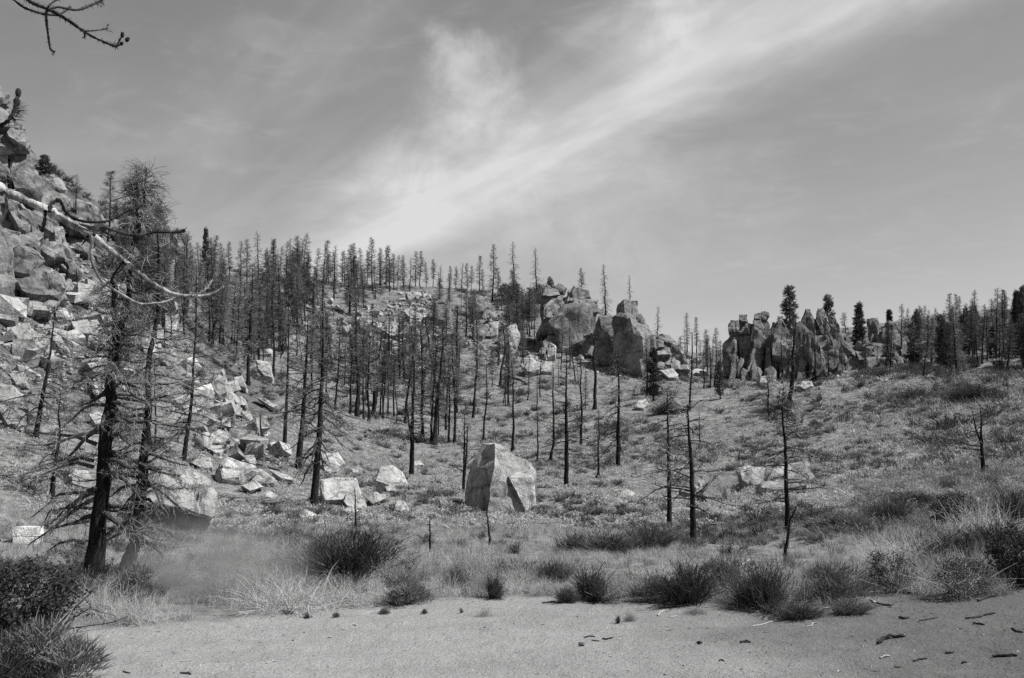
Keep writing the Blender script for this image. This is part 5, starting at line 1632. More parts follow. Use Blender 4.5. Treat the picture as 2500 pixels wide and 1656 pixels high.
sub([(395, 385), (410, 320), (470, 290), (500, 330), (520, 380), (600, 440), (700, 465), (800, 465), (880, 450), (1000, 385), (1080, 355), (1140, 330)], 8, 5, 'char_twig', 2.4, blen=6)
sub([(748, 570), (770, 520), (830, 505), (900, 530), (1000, 560), (1120, 570), (1220, 545), (1330, 545), (1400, 545), (1470, 535)], 8, 6, 'char_twig', 3.6, blen=9)
sub([(730, 570), (732, 650), (725, 720), (740, 800), (780, 890), (830, 950), (900, 1000), (1000, 1060), (1110, 1115), (1200, 1115), (1300, 1105), (1375, 1080)], 6.5, 4, 'grey_bark', 0.6)
sub([(362, 380), (355, 460), (335, 540)], 8, 6, 'char_twig', 0.2)
sub([(700, 580), (690, 600), (650, 650)], 6, 3, 'char_twig', 0.2)
sub([(985, 785), (930, 850), (900, 900), (885, 945)], 6, 5, 'char_twig', 0.3)
sub([(1000, 800), (950, 860), (900, 890)], 4, 2, 'char_twig', 0.3)
sub([(40, 230), (5, 180), (25, 132), (75, 128), (82, 170), (55, 240)], 6, 5, 'char_twig', 0.2)
sub([(10, 235), (60, 258), (130, 232), (200, 205)], 7, 3, 'char_twig', 0.4)
sub([(45, 250), (55, 350), (30, 420), (-10, 490)], 7, 5, 'grey_bark', 0.3)
sub([(1530, 1056), (1600, 1030), (1660, 980), (1690, 930)], 4, 2, 'grey_bark', 3.0, blen=12)
sub([(1680, 1045), (1650, 1095), (1600, 1150)], 2, 1, 'grey_bark', 0.4)
sub([(1240, 1115), (1290, 1140), (1340, 1170)], 2.5, 1.5, 'grey_bark', 0.3)
# upper bough
bough(zz1([(60, -80), (160, -25), (220, 20), (330, 65), (400, 100), (480, 150), (580, 220), (660, 265), (740, 300), (790, 318), (840, 295)]), 10, 5, 4.6, 'char_twig', 'branch', 0.25, 2.6, blen=7, to_trunk=5.9)
bough(zz1([(-20, -70), (80, -10), (160, 50), (240, 80), (320, 100), (400, 105)]), 6, 5, 4.6, 'char_twig', 'twig', 0.15, 1.0, blen=6)
bough(zz1([(330, 65), (400, 50), (520, 70), (600, 45), (660, 20), (700, -5)]), 5.5, 5, 4.65, 'char_twig', 'twig', 0.1, 1.8, blen=7)
bough(zz1([(330, 45), (370, 10), (430, -15)]), 5, 4, 4.65, 'char_twig', 'twig', 0.1, 0.4)
bough(zz1([(318, 70), (316, 110), (320, 170), (332, 260), (345, 335), (370, 355)]), 6, 5, 4.65, 'char_twig', 'twig', 0.1, 1.2, blen=5)
bough(zz1([(585, 215), (640, 210), (720, 200), (740, 165)]), 3, 1.5, 4.7, 'char_twig', 'twig', 0.05, 1.8, blen=5)
bough(zz1([(400, 100), (450, 75), (485, 50)]), 4, 3, 4.65, 'char_twig', 'twig', 0.05, 1.6, blen=6)
bough(zz1([(575, 215), (580, 240), (575, 262)]), 6, 3, 4.7, 'char_twig', 'twig', 0.02, 1.5, blen=4)
bough(zz1([(800, 312), (820, 270), (838, 240)]), 4, 3, 4.82, 'char_twig', 'twig', 0.02, 1.2, blen=4)
# small twig with buds at the left edge
bough(zz1([(-120, 900), (-40, 880), (30, 845), (70, 810), (95, 760), (108, 700), (120, 660)]), 10, 7, 4.9, 'char_twig', 'branch', 0.1, 1.6, blen=7, to_trunk=4.9)


def cone(px, py, hw, hh, R, lean=0.0):
    mb = MB()
    c = at(px, py, R) - nb_.location
    n = 9
    pts, rad = [], []
    for i in range(n):
        f = i / (n - 1)
        pts.append(c + Vector((lean * (f - 0.5) * hh * 2 / F * R, 0, (f - 0.5) * 2 * hh / F * R)))
        rad.append(hw / F * R * max(0.12, math.sin(math.pi * (0.12 + 0.86 * f)) ** 0.7))
    mb.tube(pts, rad, 9, 0)
    for i in range(1, n - 1):
        for k in range(9):
            an = 6.283 * (k + 0.5 * (i % 2)) / 9
            d = Vector((math.cos(an), math.sin(an), 0.35))
            mb.spike(pts[i] + d * rad[i] * 0.8, d + Vector((0, 0, 0.5)), rad[i] * 0.55, rad[i] * 0.28)
    link('cone', mb.mesh('cone', M['char_twig'], True), nb_)


cone(299, 85, 4, 7, 4.82)
cone(311, 97, 4.5, 5.5, 4.82, 0.5)
cone(297, 107, 4, 4, 4.82, 0.4)
cone(44.5, 227, 6, 11, 5.0)
cone(41, 250, 7, 9, 5.0)
cone(448, 564, 4, 4.5, 5.15)


def needle_spray(px, py, n, length, dirs, R, spread=0.5):
    mb = MB()
    rr = random.Random(int(px * 7 + py))
    c = at(px, py, R) - nb_.location
    for k in range(n):
        d = Vector((dirs[0], rr.gauss(0, spread), dirs[1])) + Vector((rr.gauss(0, spread), 0, rr.gauss(0, spread)))
        mb.blade(c + Vector((rr.gauss(0, 3), rr.gauss(0, 3), rr.gauss(0, 3))) / F * R, d, length / F * R * rr.uniform(0.6, 1.15), 1.7 / F * R, 0.15, 0, 3)
    link('needle_tuft', mb.mesh('needle_tuft', M['needles']), nb_)


needle_spray(36, 272, 34, 34, (1.0, 0.25), 5.0, 0.45)
needle_spray(32, 290, 26, 26, (0.7, -0.2), 5.0, 0.6)
needle_spray(418, 570, 22, 36, (0.35, -1.0), 5.15, 0.25)
needle_spray(432, 566, 24, 16, (0.6, -0.4), 5.15, 0.7)
needle_spray(246, 6, 22, 14, (0.5, -0.6), 4.75, 0.7)
needle_spray(128, 128, 12, 10, (0.4, -0.2), 4.75, 0.8)
needle_spray(515, 712, 26, 18, (0.8, 0.4), 5.3, 0.6)
needle_spray(500, 706, 26, 22, (0.4, -0.8), 5.3, 0.6)
needle_spray(345, 500, 26, 14, (0.6, 0.4), 5.15, 0.7)
needle_spray(405, 566, 26, 12, (0.3, -0.3), 5.15, 0.9)
needle_spray(205, 18, 14, 9, (0.4, -0.4), 4.75, 0.9)
needle_spray(262, 72, 14, 10, (0.3, 0.2), 4.75, 0.9)
needle_spray(282, 112, 16, 12, (0.3, -0.5), 4.85, 0.8)


# ------------------------------------------------------------------ shrubs
def dome_dir(rnd, tilt):
    an = rnd.uniform(0, 6.283)
    t_ = abs(rnd.gauss(0, tilt))
    return Vector((math.cos(an) * math.sin(t_), math.sin(an) * math.sin(t_), math.cos(t_)))


def gen_broom(seed, n, tilt, wd, mats, mesh_name='foliage', tuft=4):
    """upright broom: fine stems fanning from the crown, each with a few side shoots; unit height"""
    rnd = random.Random(seed)
    random.seed(seed)
    mb = MB()
    tufts = []
    for k in range(13):
        d = dome_dir(rnd, tilt)
        tufts.append((d, rnd.uniform(0.6, 1.05), Vector((d.x * 0.28 + rnd.gauss(0, 0.1), d.y * 0.28 + rnd.gauss(0, 0.1), 0))))
    for k in range(n):
        td, th_, tb_ = rnd.choice(tufts)
        d = (td + Vector((rnd.gauss(0, 0.24), rnd.gauss(0, 0.24), rnd.gauss(0, 0.12)))).normalized()
        base = tb_ + Vector((rnd.gauss(0, 0.07), rnd.gauss(0, 0.07), 0))
        L = th_ * rnd.uniform(0.35, 1.05)
        mb.blade(base, d, L, wd, rnd.uniform(-0.12, 0.22), 0, 3)
        for q in range(tuft):
            f = rnd.uniform(0.25, 0.95)
            mb.blade(base + d * L * f, d + Vector((rnd.gauss(0, 0.55), rnd.gauss(0, 0.55), rnd.gauss(0.1, 0.35))), L * rnd.uniform(0.10, 0.28), wd * 1.3, 0.0, 0, 1)
    return mb.mesh(mesh_name, mats)


def gen_sage(seed, n, wd, mats):
    """soft rounded shrub: short fine sprigs all over a lumpy dome; unit height, about 1.2 wide"""
    rnd = random.Random(seed)
    random.seed(seed)
    mb = MB()
    lumps = []
    for k in range(16):
        d = dome_dir(rnd, 0.75)
        lumps.append((Vector((d.x * 0.5, d.y * 0.5, rnd.uniform(0.08, 0.62) * (0.4 + 0.6 * d.z))), rnd.uniform(0.2, 0.34)))
    for k in range(n):
        c, r = rnd.choice(lumps)
        if rnd.random() < 0.3:                      # skirt reaching the ground
            c = Vector((c.x, c.y, 0.06))
        o_ = Vector((rnd.gauss(0, 1), rnd.gauss(0, 1), abs(rnd.gauss(0.2, 1)))).normalized()
        q = c + o_ * r * rnd.uniform(0.55, 1.0)
        for s_ in range(4):
            mb.blade(q + Vector((rnd.gauss(0, 0.02), rnd.gauss(0, 0.02), 0)), o_ + Vector((rnd.gauss(0, 0.4), rnd.gauss(0, 0.4), 0.7 + rnd.gauss(0, 0.3))), rnd.uniform(0.06, 0.2), wd, 0.1, 0, 2)
    return mb.mesh('foliage', mats)


def gen_stems(seed, n, tilt, mat, r=0.012, length=0.9):
    rnd = random.Random(seed)
    mb = MB()
    for k in range(n):
        d = dome_dir(rnd, tilt)
        p0 = Vector((rnd.gauss(0, 0.08), rnd.gauss(0, 0.08), -0.03))
        p1 = p0 + d * length * 0.4
        p2 = p1 + (d + Vector((rnd.gauss(0, 0.25), rnd.gauss(0, 0.25), rnd.gauss(0, 0.15)))) * length * 0.4
        p3 = p2 + (d + Vector((rnd.gauss(0, 0.5), rnd.gauss(0, 0.5), rnd.gauss(0, 0.3)))) * length * 0.25
        mb.tube([p0, p1, p2, p3], [r, r * 0.8, r * 0.55, r * 0.25], 4, 0, False)
    return mb.mesh('stems', M[mat])


def gen_leafy(seed, n, size, mat):
    """dense leafy shrub made of clumps of small leaves; unit height, about 1.1 wide"""
    rnd = random.Random(seed)
    random.seed(seed)
    mb = MB()
    cl_ = []
    for k in range(60):
        v_ = Vector((rnd.gauss(0, 1), rnd.gauss(0, 1), rnd.gauss(0, 1))).normalized()
        rr = rnd.uniform(0.55, 1.0)
        cl_.append((Vector((v_.x * 0.5 * rr, v_.y * 0.5 * rr, 0.5 + v_.z * 0.48 * rr)), rnd.uniform(0.07, 0.16)))
    for k in range(n):
        c, r = rnd.choice(cl_)
        v_ = Vector((rnd.gauss(0, 1), rnd.gauss(0, 1), rnd.gauss(0, 1))) * r * 0.6
        q = c + v_
        if q.z > 0.0:
            mb.leaf(q, size * rnd.uniform(0.6, 1.3))
    return mb.mesh('foliage', M[mat])


def gen_tangle(seed, n, wd, mat, tilt=0.9):
    """tangled arching dry stalks"""
    rnd = random.Random(seed)
    random.seed(seed)
    mb = MB()
    for k in range(n):
        d = dome_dir(rnd, tilt)
        base = Vector((rnd.gauss(0, 0.25), rnd.gauss(0, 0.25), 0))
        mb.blade(base, d, rnd.uniform(0.3, 1.0), wd * rnd.uniform(0.7, 1.5), rnd.uniform(0.15, 0.8), 0, 4)
    return mb.mesh('stalks', M[mat])


BUSH = {
    'broom_dark': [(gen_broom(300 + k, 760, 0.55, 0.010, M['shrub']), gen_stems(310 + k, 40, 0.6, 'twig_bark')) for k in range(3)],
    'broom_grey': [(gen_sage(320 + k, 1500, 0.012, M['shrub_grey']), gen_stems(330 + k, 30, 0.6, 'twigs_pale', 0.008)) for k in range(3)],
    'broom_black': [(gen_broom(340 + k, 800, 0.6, 0.010, M['shrub_dark']), gen_stems(350 + k, 40, 0.7, 'twig_bark')) for k in range(2)],
    'leafy': [(gen_leafy(360 + k, 5200, 0.024, 'shrub_dark'), gen_stems(370 + k, 30, 0.7, 'twig_bark', 0.014)) for k in range(2)],
    'leafy_grey': [(gen_leafy(380 + k, 2600, 0.024, 'shrub'), gen_stems(390 + k, 50, 0.7, 'twigs_pale', 0.009, 1.0)) for k in range(2)],
    'dry': [(gen_tangle(400 + k, 900, 0.0055, 'grass'), gen_stems(410 + k, 14, 0.9, 'twigs_pale', 0.005, 0.85)) for k in range(3)],
    'dry_dim': [(gen_tangle(420 + k, 900, 0.0055, 'grass_dim', 0.6), gen_stems(430 + k, 12, 0.6, 'twigs_pale', 0.005, 0.85)) for k in range(3)],
}
NEAR = [
    # px, base row, width px, height px, kind, label
    (62, 1562, 235, 160, 'leafy', 'black leafy bush filling the lower left edge above the grey one'),
    (-60, 1540, 160, 150, 'leafy', 'black leafy bush cut by the frame at the far lower left'),
    (95, 1680, 270, 145, 'broom_grey', 'grey bushy shrub in the bottom left corner on the sand edge'),
    (-20, 1690, 200, 130, 'broom_dark', 'dark shrub behind the grey corner bush at the frame edge'),
    (245, 1500, 150, 95, 'dry', 'pale dry grass clump at the foot of the largest burnt tree'),
    (175, 1480, 110, 100, 'broom_dark', 'dark shrub right behind the black leafy bush'),
    (330, 1515, 130, 80, 'dry', 'pale dry clump in the dust left of the sand edge'),
    (330, 1470, 110, 90, 'broom_grey', 'grey shrub blurred by the dust'),
    (555, 1475, 90, 90, 'dry_dim', 'tall brownish clump at the right edge of the dust'),
    (865, 1412, 215, 125, 'broom_black', 'big dark spiky bush with long stems, left of centre above the sand'),
    (790, 1405, 120, 105, 'broom_dark', 'dark stems bursting out on the left of the big spiky bush'),
    (700, 1488, 240, 110, 'dry', 'wide tangle of pale dry stalks on the sand edge'),
    (640, 1460, 150, 95, 'dry_dim', 'brownish dry clump behind the wide pale tangle'),
    (850, 1478, 150, 80, 'dry', 'pale tangle right under the big dark spiky bush'),
    (985, 1476, 125, 75, 'broom_grey', 'soft grey low bush right of the pale tangle on the sand edge'),
    (960, 1415, 120, 60, 'dry_dim', 'low dry scrub right of the big dark spiky bush'),
    (700, 1375, 130, 90, 'dry', 'tall pale grass clump behind the pale tangle'),
    (1205, 1458, 75, 62, 'broom_dark', 'small dark bush on the sand edge below the crooked snag'),
    (1115, 1440, 70, 55, 'broom_dark', 'small dark bush left of the one below the crooked snag'),
    (1060, 1420, 110, 70, 'dry_dim', 'dry scrub below the straight black snag'),
    (1150, 1400, 140, 90, 'dry_dim', 'tall dry grass below the crooked snag'),
    (1275, 1425, 130, 75, 'dry', 'pale grass clump at the sand edge near the middle'),
    (1345, 1425, 85, 62, 'broom_dark', 'dark bush with a pale broken stick beside it'),
    (1440, 1462, 135, 85, 'broom_dark', 'full dark bush on the sand edge right of the middle'),
    (1385, 1472, 70, 40, 'broom_dark', 'low dark skirt at the left foot of the full dark bush'),
    (1545, 1456, 120, 75, 'dry', 'heap of pale arching stalks between two dark bushes'),
    (1690, 1474, 180, 105, 'broom_black', 'blackest broad bush on the sand edge below the paired trunks'),
    (1600, 1470, 110, 70, 'broom_grey', 'grey left flank of the blackest broad bush'),
    (1780, 1455, 120, 95, 'broom_grey', 'grey bush right of the blackest broad bush'),
    (1860, 1488, 155, 115, 'broom_black', 'tall dark bush below the bent snag'),
    (1950, 1470, 130, 100, 'dry_dim', 'brown stalky clump right of the tall bush below the bent snag'),
    (2045, 1468, 130, 90, 'broom_grey', 'soft grey bush at the middle of the right thicket'),
    (2185, 1446, 115, 90, 'leafy_grey', 'leafy dark bush with bright specks at the right sand edge'),
    (2110, 1445, 110, 90, 'dry_dim', 'brown grass clump left of the speckled leafy bush'),
    (2270, 1430, 130, 75, 'dry_dim', 'brown grass clump right of the speckled leafy bush'),
    (2355, 1458, 125, 85, 'leafy_grey', 'twiggy leafy bush standing forward on the right sand'),
    (2490, 1432, 150, 125, 'leafy', 'black leafy bush at the lower right edge'),
    (2420, 1400, 110, 80, 'dry_dim', 'brown clump behind the lower right leafy bush'),
    (2330, 1372, 210, 75, 'broom_black', 'long black shrub band on the right above the thicket'),
    (2440, 1352, 150, 75, 'broom_black', 'black shrub at the upper right end of the thicket'),
    (2340, 1290, 120, 75, 'leafy', 'round black bush under the forked dead tree'),
    (2470, 1290, 130, 90, 'broom_black', 'black bush at the right edge below the dark slope'),
    (1480, 1352, 170, 55, 'broom_dark', 'wide dark band of shrub behind the sand-edge bushes'),
    (1580, 1345, 120, 66, 'broom_dark', 'dark shrub right of the wide dark band'),
    (1400, 1350, 110, 55, 'broom_dark', 'dark shrub left of the wide dark band'),
    (1945, 1510, 140, 40, 'broom_dark', 'low scrubby mat on the sand in front of the tall dark bush'),
    (2065, 1500, 105, 34, 'broom_dark', 'low scrubby mat on the sand below the middle thicket'),
    (1700, 1498, 60, 22, 'dry_dim', 'tiny dry tuft in front of the blackest bush'),
    (1509, 1524, 15, 24, 'broom_dark', 'single little round plant out on the sand'),
    (1537, 1518, 30, 34, 'dry_dim', 'wispy dry plant beside the little round one on the sand'),
    (1185, 1505, 44, 34, 'dry_dim', 'wispy vase-shaped plant on the sand near the middle'),
    (820, 1508, 18, 16, 'broom_grey', 'grey sprig on the sand below the pale tangle'),
    (940, 1500, 26, 16, 'broom_grey', 'grey sprig on the sand right of the pale tangle'),
    (750, 1510, 20, 16, 'broom_grey', 'grey sprig on the sand under the wide pale tangle'),
    (700, 1500, 34, 14, 'broom_grey', 'flattened grey sprig at the tangle edge'),
    (1037, 1500, 14, 14, 'broom_grey', 'small sprig on the sand right of the grey low bush'),
    (1126, 1498, 9, 14, 'broom_grey', 'tiny sprig on the sand left of the vase-shaped plant'),
    (2050, 1300, 150, 55, 'broom_grey', 'broad grey shrub on the lower right slope'),
    (2180, 1275, 130, 60, 'broom_dark', 'dark shrub on the right slope above the thicket'),
    (2240, 1232, 110, 30, 'broom_black', 'low black strip of shrub on the right slope'),
    (1990, 1285, 90, 50, 'broom_dark', 'dark shrub just right of the right hand bare tree'),
    (2390, 975, 150, 34, 'broom_black', 'black mound of scrub high on the right slope'),
    (2340, 985, 90, 18, 'broom_black', 'black scrub trailing left of the high mound'),
    (2330, 905, 60, 40, 'broom_black', 'black bush at the foot of the right forest'),
    (2240, 912, 100, 26, 'broom_black', 'dark scrub along the crest left of the right forest'),
    (1905, 1012, 90, 45, 'broom_dark', 'scrub around the short dark trunk on the right slope'),
    (1085, 1448, 120, 62, 'dry', 'pale grass clump under the straight black snag on the sand edge'),
    (1170, 1440, 90, 70, 'dry_dim', 'brown grass clump between two small dark bushes on the sand edge'),
    (1250, 1450, 110, 60, 'dry', 'low pale clump left of the pale grass near the middle'),
    (1330, 1452, 90, 55, 'dry_dim', 'low brown clump in front of the bush with a broken stick'),
    (1500, 1450, 110, 80, 'dry_dim', 'brown grass clump left of the heap of pale arching stalks'),
    (1620, 1440, 120, 90, 'dry', 'tall pale grass standing behind the blackest broad bush'),
    (1770, 1472, 100, 70, 'dry_dim', 'brown clump filling the gap right of the blackest broad bush'),
    (1915, 1452, 130, 100, 'dry', 'tall pale grass behind the tall dark bush'),
    (2010, 1440, 130, 95, 'dry_dim', 'tall brown grass at the middle of the right thicket'),
    (2130, 1425, 120, 90, 'dry', 'pale grass behind the speckled leafy bush'),
    (2250, 1445, 110, 62, 'dry', 'low pale clump just right of the speckled leafy bush'),
    (2425, 1448, 100, 58, 'dry_dim', 'low brown clump left of the corner leafy bush'),
    (2200, 1380, 170, 100, 'dry', 'tall pale stalks in the middle of the right slope foot'),
    (2400, 1310, 150, 100, 'dry', 'tall pale stalks leaning below the forked dead tree'),
    (1630, 1010, 60, 36, 'broom_dark', 'dark scrub below the bright flat topped block'),
    (1245, 745, 70, 50, 'leafy', 'round dark bush under the left drooping skyline pine'),
    (1290, 775, 90, 70, 'leafy_grey', 'grey leafy bush under the right drooping skyline pine'),
    (1260, 800, 70, 60, 'leafy_grey', 'leafy bush above the tall rounded pale boulder'),
    (1320, 740, 60, 45, 'leafy', 'dark bush at the left shoulder of the central outcrop'),
    (1655, 905, 60, 45, 'leafy', 'dark bush on the rubble shoulder'),
]
BN = {'leafy': 'leafy_bush', 'leafy_grey': 'leafy_bush', 'dry': 'dry_grass_clump', 'dry_dim': 'dry_grass_clump'}
for i, (px, py, wd, ht, kind, lab) in enumerate(NEAR):
    p_, R = hit(px, py)
    sx_, sz_ = 1.05 * wd / F * R, (1.05 if wd > 50 else 0.9) * ht / F * R
    rnd = random.Random(i * 5 + 1)
    fm, sm = BUSH[kind][i % len(BUSH[kind])]
    root = empty(BN.get(kind, 'shrub'), p_, (0, 0, rnd.uniform(0, 6.28)))
    kx = {'leafy': 0.95, 'leafy_grey': 0.95}.get(kind, 0.85)
    for nm, me in (('foliage', fm), ('stems', sm)):
        o = link(nm, me, root)
        o.scale = (sx_ * kx, sx_ * kx * 0.85, sz_)
    tag(root, lab, 'grass clump' if kind.startswith('dry') else 'bush')

# countable small shrubs dotted over the slopes
SHM = []
for k in range(5):
    SHM.append(gen_broom(500 + k, 110, 0.75, 0.035, M['shrub_grey'] if k < 3 else M['shrub'], 'shrub', 3))
rnd = random.Random(61)


def dot_shrubs(poly, n, wmin, wmax, label, group):
    for (x, y) in sample_poly(poly, n, rnd):
        p_, R = hit(x, y)
        o = link('shrub', SHM[rnd.randrange(5)])
        s_ = rnd.uniform(wmin, wmax) / F * R * 0.6
        o.location = p_
        o.rotation_euler = (0, 0, rnd.uniform(0, 6.28))
        o.scale = (s_ * rnd.uniform(0.9, 1.5), s_, s_ * rnd.uniform(0.5, 0.9))
        ws = 'wide' if s_ * F / R > 24 else 'little'
        lab_ = f'{ws} {"dark" if o.data in SHM[3:] else "grey"} shrub {place(x, y)}'
        PENDING.append((o, lab_, NEARNESS[0]))
        tag(o, lab_, 'shrub', group)


dot_shrubs([(1560, 1000), (1900, 960), (2200, 940), (2260, 1180), (2050, 1240), (1600, 1180)], 70, 22, 50, 'small dark shrub dotted on the pale grass of the right slope', 'shrubs on the right slope')
dot_shrubs([(2200, 930), (2500, 930), (2500, 1240), (2260, 1230)], 40, 26, 64, 'dark shrub in the dim brush of the far right slope', 'shrubs on the far right slope')
dot_shrubs([(640, 1230), (1130, 1260), (1640, 1220), (1640, 1330), (1100, 1360), (640, 1400)], 55, 28, 66, 'low dark shrub in the grass between the boulders and the sand', 'shrubs in the lower meadow')
dot_shrubs([(850, 1060), (1130, 1110), (1120, 1200), (940, 1180), (800, 1060)], 20, 22, 48, 'dark shrub on the grassy spur under the row of trunks', 'shrubs on the grassy spur')
dot_shrubs([(1280, 1130), (1640, 1060), (1640, 1200), (1320, 1210)], 26, 22, 50, 'dark shrub on the central slope right of the tallest boulder', 'shrubs on the central slope')
dot_shrubs([(0, 1080), (200, 1100), (210, 1300), (0, 1300)], 16, 26, 58, 'dark shrub on the left meadow beside the largest burnt tree', 'shrubs on the left meadow')
dot_shrubs([(1700, 1250), (2480, 1250), (2480, 1380), (1720, 1400)], 34, 45, 105, 'dark shrub in the thicket along the lower right slope', 'shrubs of the right thicket')
dot_shrubs([(2000, 905), (2500, 890), (2500, 930), (2050, 935)], 20, 30, 60, 'dark scrub along the crest below the right forest', 'scrub along the right crest')


settle_labels()


# ------------------------------------------------------------------ grass cover (nobody could count it)
def gen_tuft(seed, n, wd, tilt, mat, hmin=0.5):
    rnd = random.Random(seed)
    random.seed(seed)
    mb = MB()
    for k in range(n):
        d = dome_dir(rnd, tilt)
        mb.blade(Vector((rnd.gauss(0, 0.22), rnd.gauss(0, 0.22), -0.03)), d, rnd.uniform(hmin, 1.05), wd, rnd.uniform(0.25, 0.9), 0, 2)
    o = bpy.data.objects.new('tuft', mb.mesh('tuft', M[mat]))
    return o


def scatter_stuff(name, pts, rots, scales, picks, protos):
    me = bpy.data.meshes.new(name)
    n = len(pts)
    me.vertices.add(n)
    me.vertices.foreach_set('co', np.asarray(pts, np.float32).ravel())
    for nm, tp, dt in (('rot', 'FLOAT_VECTOR', rots), ('scl', 'FLOAT_VECTOR', scales)):
        a = me.attributes.new(nm, tp, 'POINT')
        a.data.foreach_set('vector', np.asarray(dt, np.float32).ravel())
    a = me.attributes.new('pick', 'INT', 'POINT')
    a.data.foreach_set('value', np.asarray(picks, np.int32))
    o = link(name, me)
    ng = bpy.data.node_groups.new(name, 'GeometryNodeTree')
    ng.interface.new_socket('Geometry', in_out='INPUT', socket_type='NodeSocketGeometry')
    ng.interface.new_socket('Geometry', in_out='OUTPUT', socket_type='NodeSocketGeometry')
    N, L = ng.nodes, ng.links
    gi, go = N.new('NodeGroupInput'), N.new('NodeGroupOutput')
    m2p = N.new('GeometryNodeMeshToPoints')
    L.new(gi.outputs[0], m2p.inputs['Mesh'])
    iop = N.new('GeometryNodeInstanceOnPoints')
    L.new(m2p.outputs[0], iop.inputs['Points'])
    jn = N.new('GeometryNodeJoinGeometry')
    for pr in reversed(protos):        # a join lists its last link first
        oi = N.new('GeometryNodeObjectInfo')
        oi.inputs['Object'].default_value = pr
        oi.inputs['As Instance'].default_value = True
        L.new(oi.outputs['Geometry'], jn.inputs[0])
    L.new(jn.outputs[0], iop.inputs['Instance'])
    iop.inputs['Pick Instance'].default_value = True
    for nm, dt, sock in (('pick', 'INT', 'Instance Index'), ('rot', 'FLOAT_VECTOR', 'Rotation'), ('scl', 'FLOAT_VECTOR', 'Scale')):
        na = N.new('GeometryNodeInputNamedAttribute')
        na.data_type = dt
        na.inputs['Name'].default_value = nm
        if nm == 'rot':
            er = N.new('FunctionNodeEulerToRotation')
            L.new(na.outputs[0], er.inputs[0])
            L.new(er.outputs[0], iop.inputs[sock])
        else:
            L.new(na.outputs[0], iop.inputs[sock])
    L.new(iop.outputs[0], go.inputs[0])
    md = o.modifiers.new('scatter', 'NODES')
    md.node_group = ng
    o['kind'] = 'stuff'
    return o


rg = np.random.default_rng(5)


def spread(n, r0, r1, th0=-31, th1=31, dens=None):
    """evenly over the ground between two distances"""
    R = np.sqrt(rg.uniform(r0 ** 2, r1 ** 2, n))
    th = rg.uniform(R_(th0), R_(th1), n)
    x, y = R * np.sin(th), R * np.cos(th)
    keep = sand_mask(x, y) < 0.35
    if dens is not None:
        keep &= rg.random(n) < dens(x, y)
    x, y = x[keep], y[keep]
    ok = np.ones(len(x), bool)
    for cx, cy, cr in ROCKXY:                 # bare ground where rocks lie
        ok &= (x - cx) ** 2 + (y - cy) ** 2 > cr * cr
    x, y = x[ok], y[ok]
    return x, y, ground_np(x, y)


def patchy(x, y):
    return talus_mask(x, y) * patchy0(x, y)


def patchy0(x, y):
    q = np.stack([x, y, np.zeros_like(x)], -1)
    return np.clip(0.75 + fbm(q * 0.35 + 3, 3) * 0.7, 0.12, 1.0)


def clumpy(x, y):
    q = np.stack([x, y, np.zeros_like(x)], -1)
    return np.clip(fbm(q * 0.11 + 31, 3) * 2.0 + 0.28, 0.05, 1.0)


def grass(name, n, r0, r1, h0, h1, protos, pickw, dens=patchy, th0=-31, th1=31, wide=1.0):
    x, y, z = spread(n, r0, r1, th0, th1, dens)
    m = len(x)
    h = rg.uniform(h0, h1, m)
    rot = np.stack([rg.normal(0, 0.12, m), rg.normal(0, 0.12, m), rg.uniform(0, 6.28, m)], -1)
    ww = h * rg.uniform(0.8, 1.3, m) * wide
    scl = np.stack([ww, ww, h], -1)
    return scatter_stuff(name, np.stack([x, y, z], -1), rot, scl, rg.choice(len(protos), m, p=pickw), protos)


SHO = [bpy.data.objects.new('scrub_tuft', SHM[0]), bpy.data.objects.new('scrub_tuft', SHM[3])]
near_p = [gen_tuft(700 + k, 34, 0.015, 0.75, 'grass') for k in range(2)] + [gen_tuft(710 + k, 34, 0.015, 0.75, 'grass_dim') for k in range(2)] + [gen_tuft(720, 40, 0.016, 0.6, 'shrub_grey')]
dome_p = [bpy.data.objects.new('tuft', gen_sage(770 + k, 42, 0.085, M['grass'])) for k in range(2)]
far_p = [gen_tuft(730 + k, 16, 0.07, 1.0, 'grass') for k in range(3)] + [gen_tuft(740 + k, 16, 0.07, 1.0, 'grass_dim') for k in range(2)] + [gen_tuft(750, 18, 0.06, 0.8, 'shrub')] + dome_p
grass('dry_grass', 20000, 18, 45, 0.12, 0.42, near_p, [0.24, 0.20, 0.23, 0.20, 0.13])
grass('dry_grass', 36000, 42, 100, 0.14, 0.40, far_p, [0.17, 0.16, 0.14, 0.03, 0.03, 0.01, 0.24, 0.22], wide=1.6)
grass('dry_grass', 44000, 95, 235, 0.22, 0.55, far_p, [0.15, 0.14, 0.13, 0.06, 0.06, 0.04, 0.22, 0.20], wide=1.8)
grass('scrub', 4600, 95, 235, 0.4, 1.2, [SHO[0], SHO[1]], [0.6, 0.4], clumpy, wide=1.3)
grass('scrub', 8000, 23, 100, 0.12, 0.5, [SHO[0], SHO[1]], [0.6, 0.4], clumpy, wide=1.5)


def right_dark(x, y):
    th = np.arctan2(x, y)
    return np.clip((th - R_(17)) / R_(11), 0, 1) * patchy(x, y)


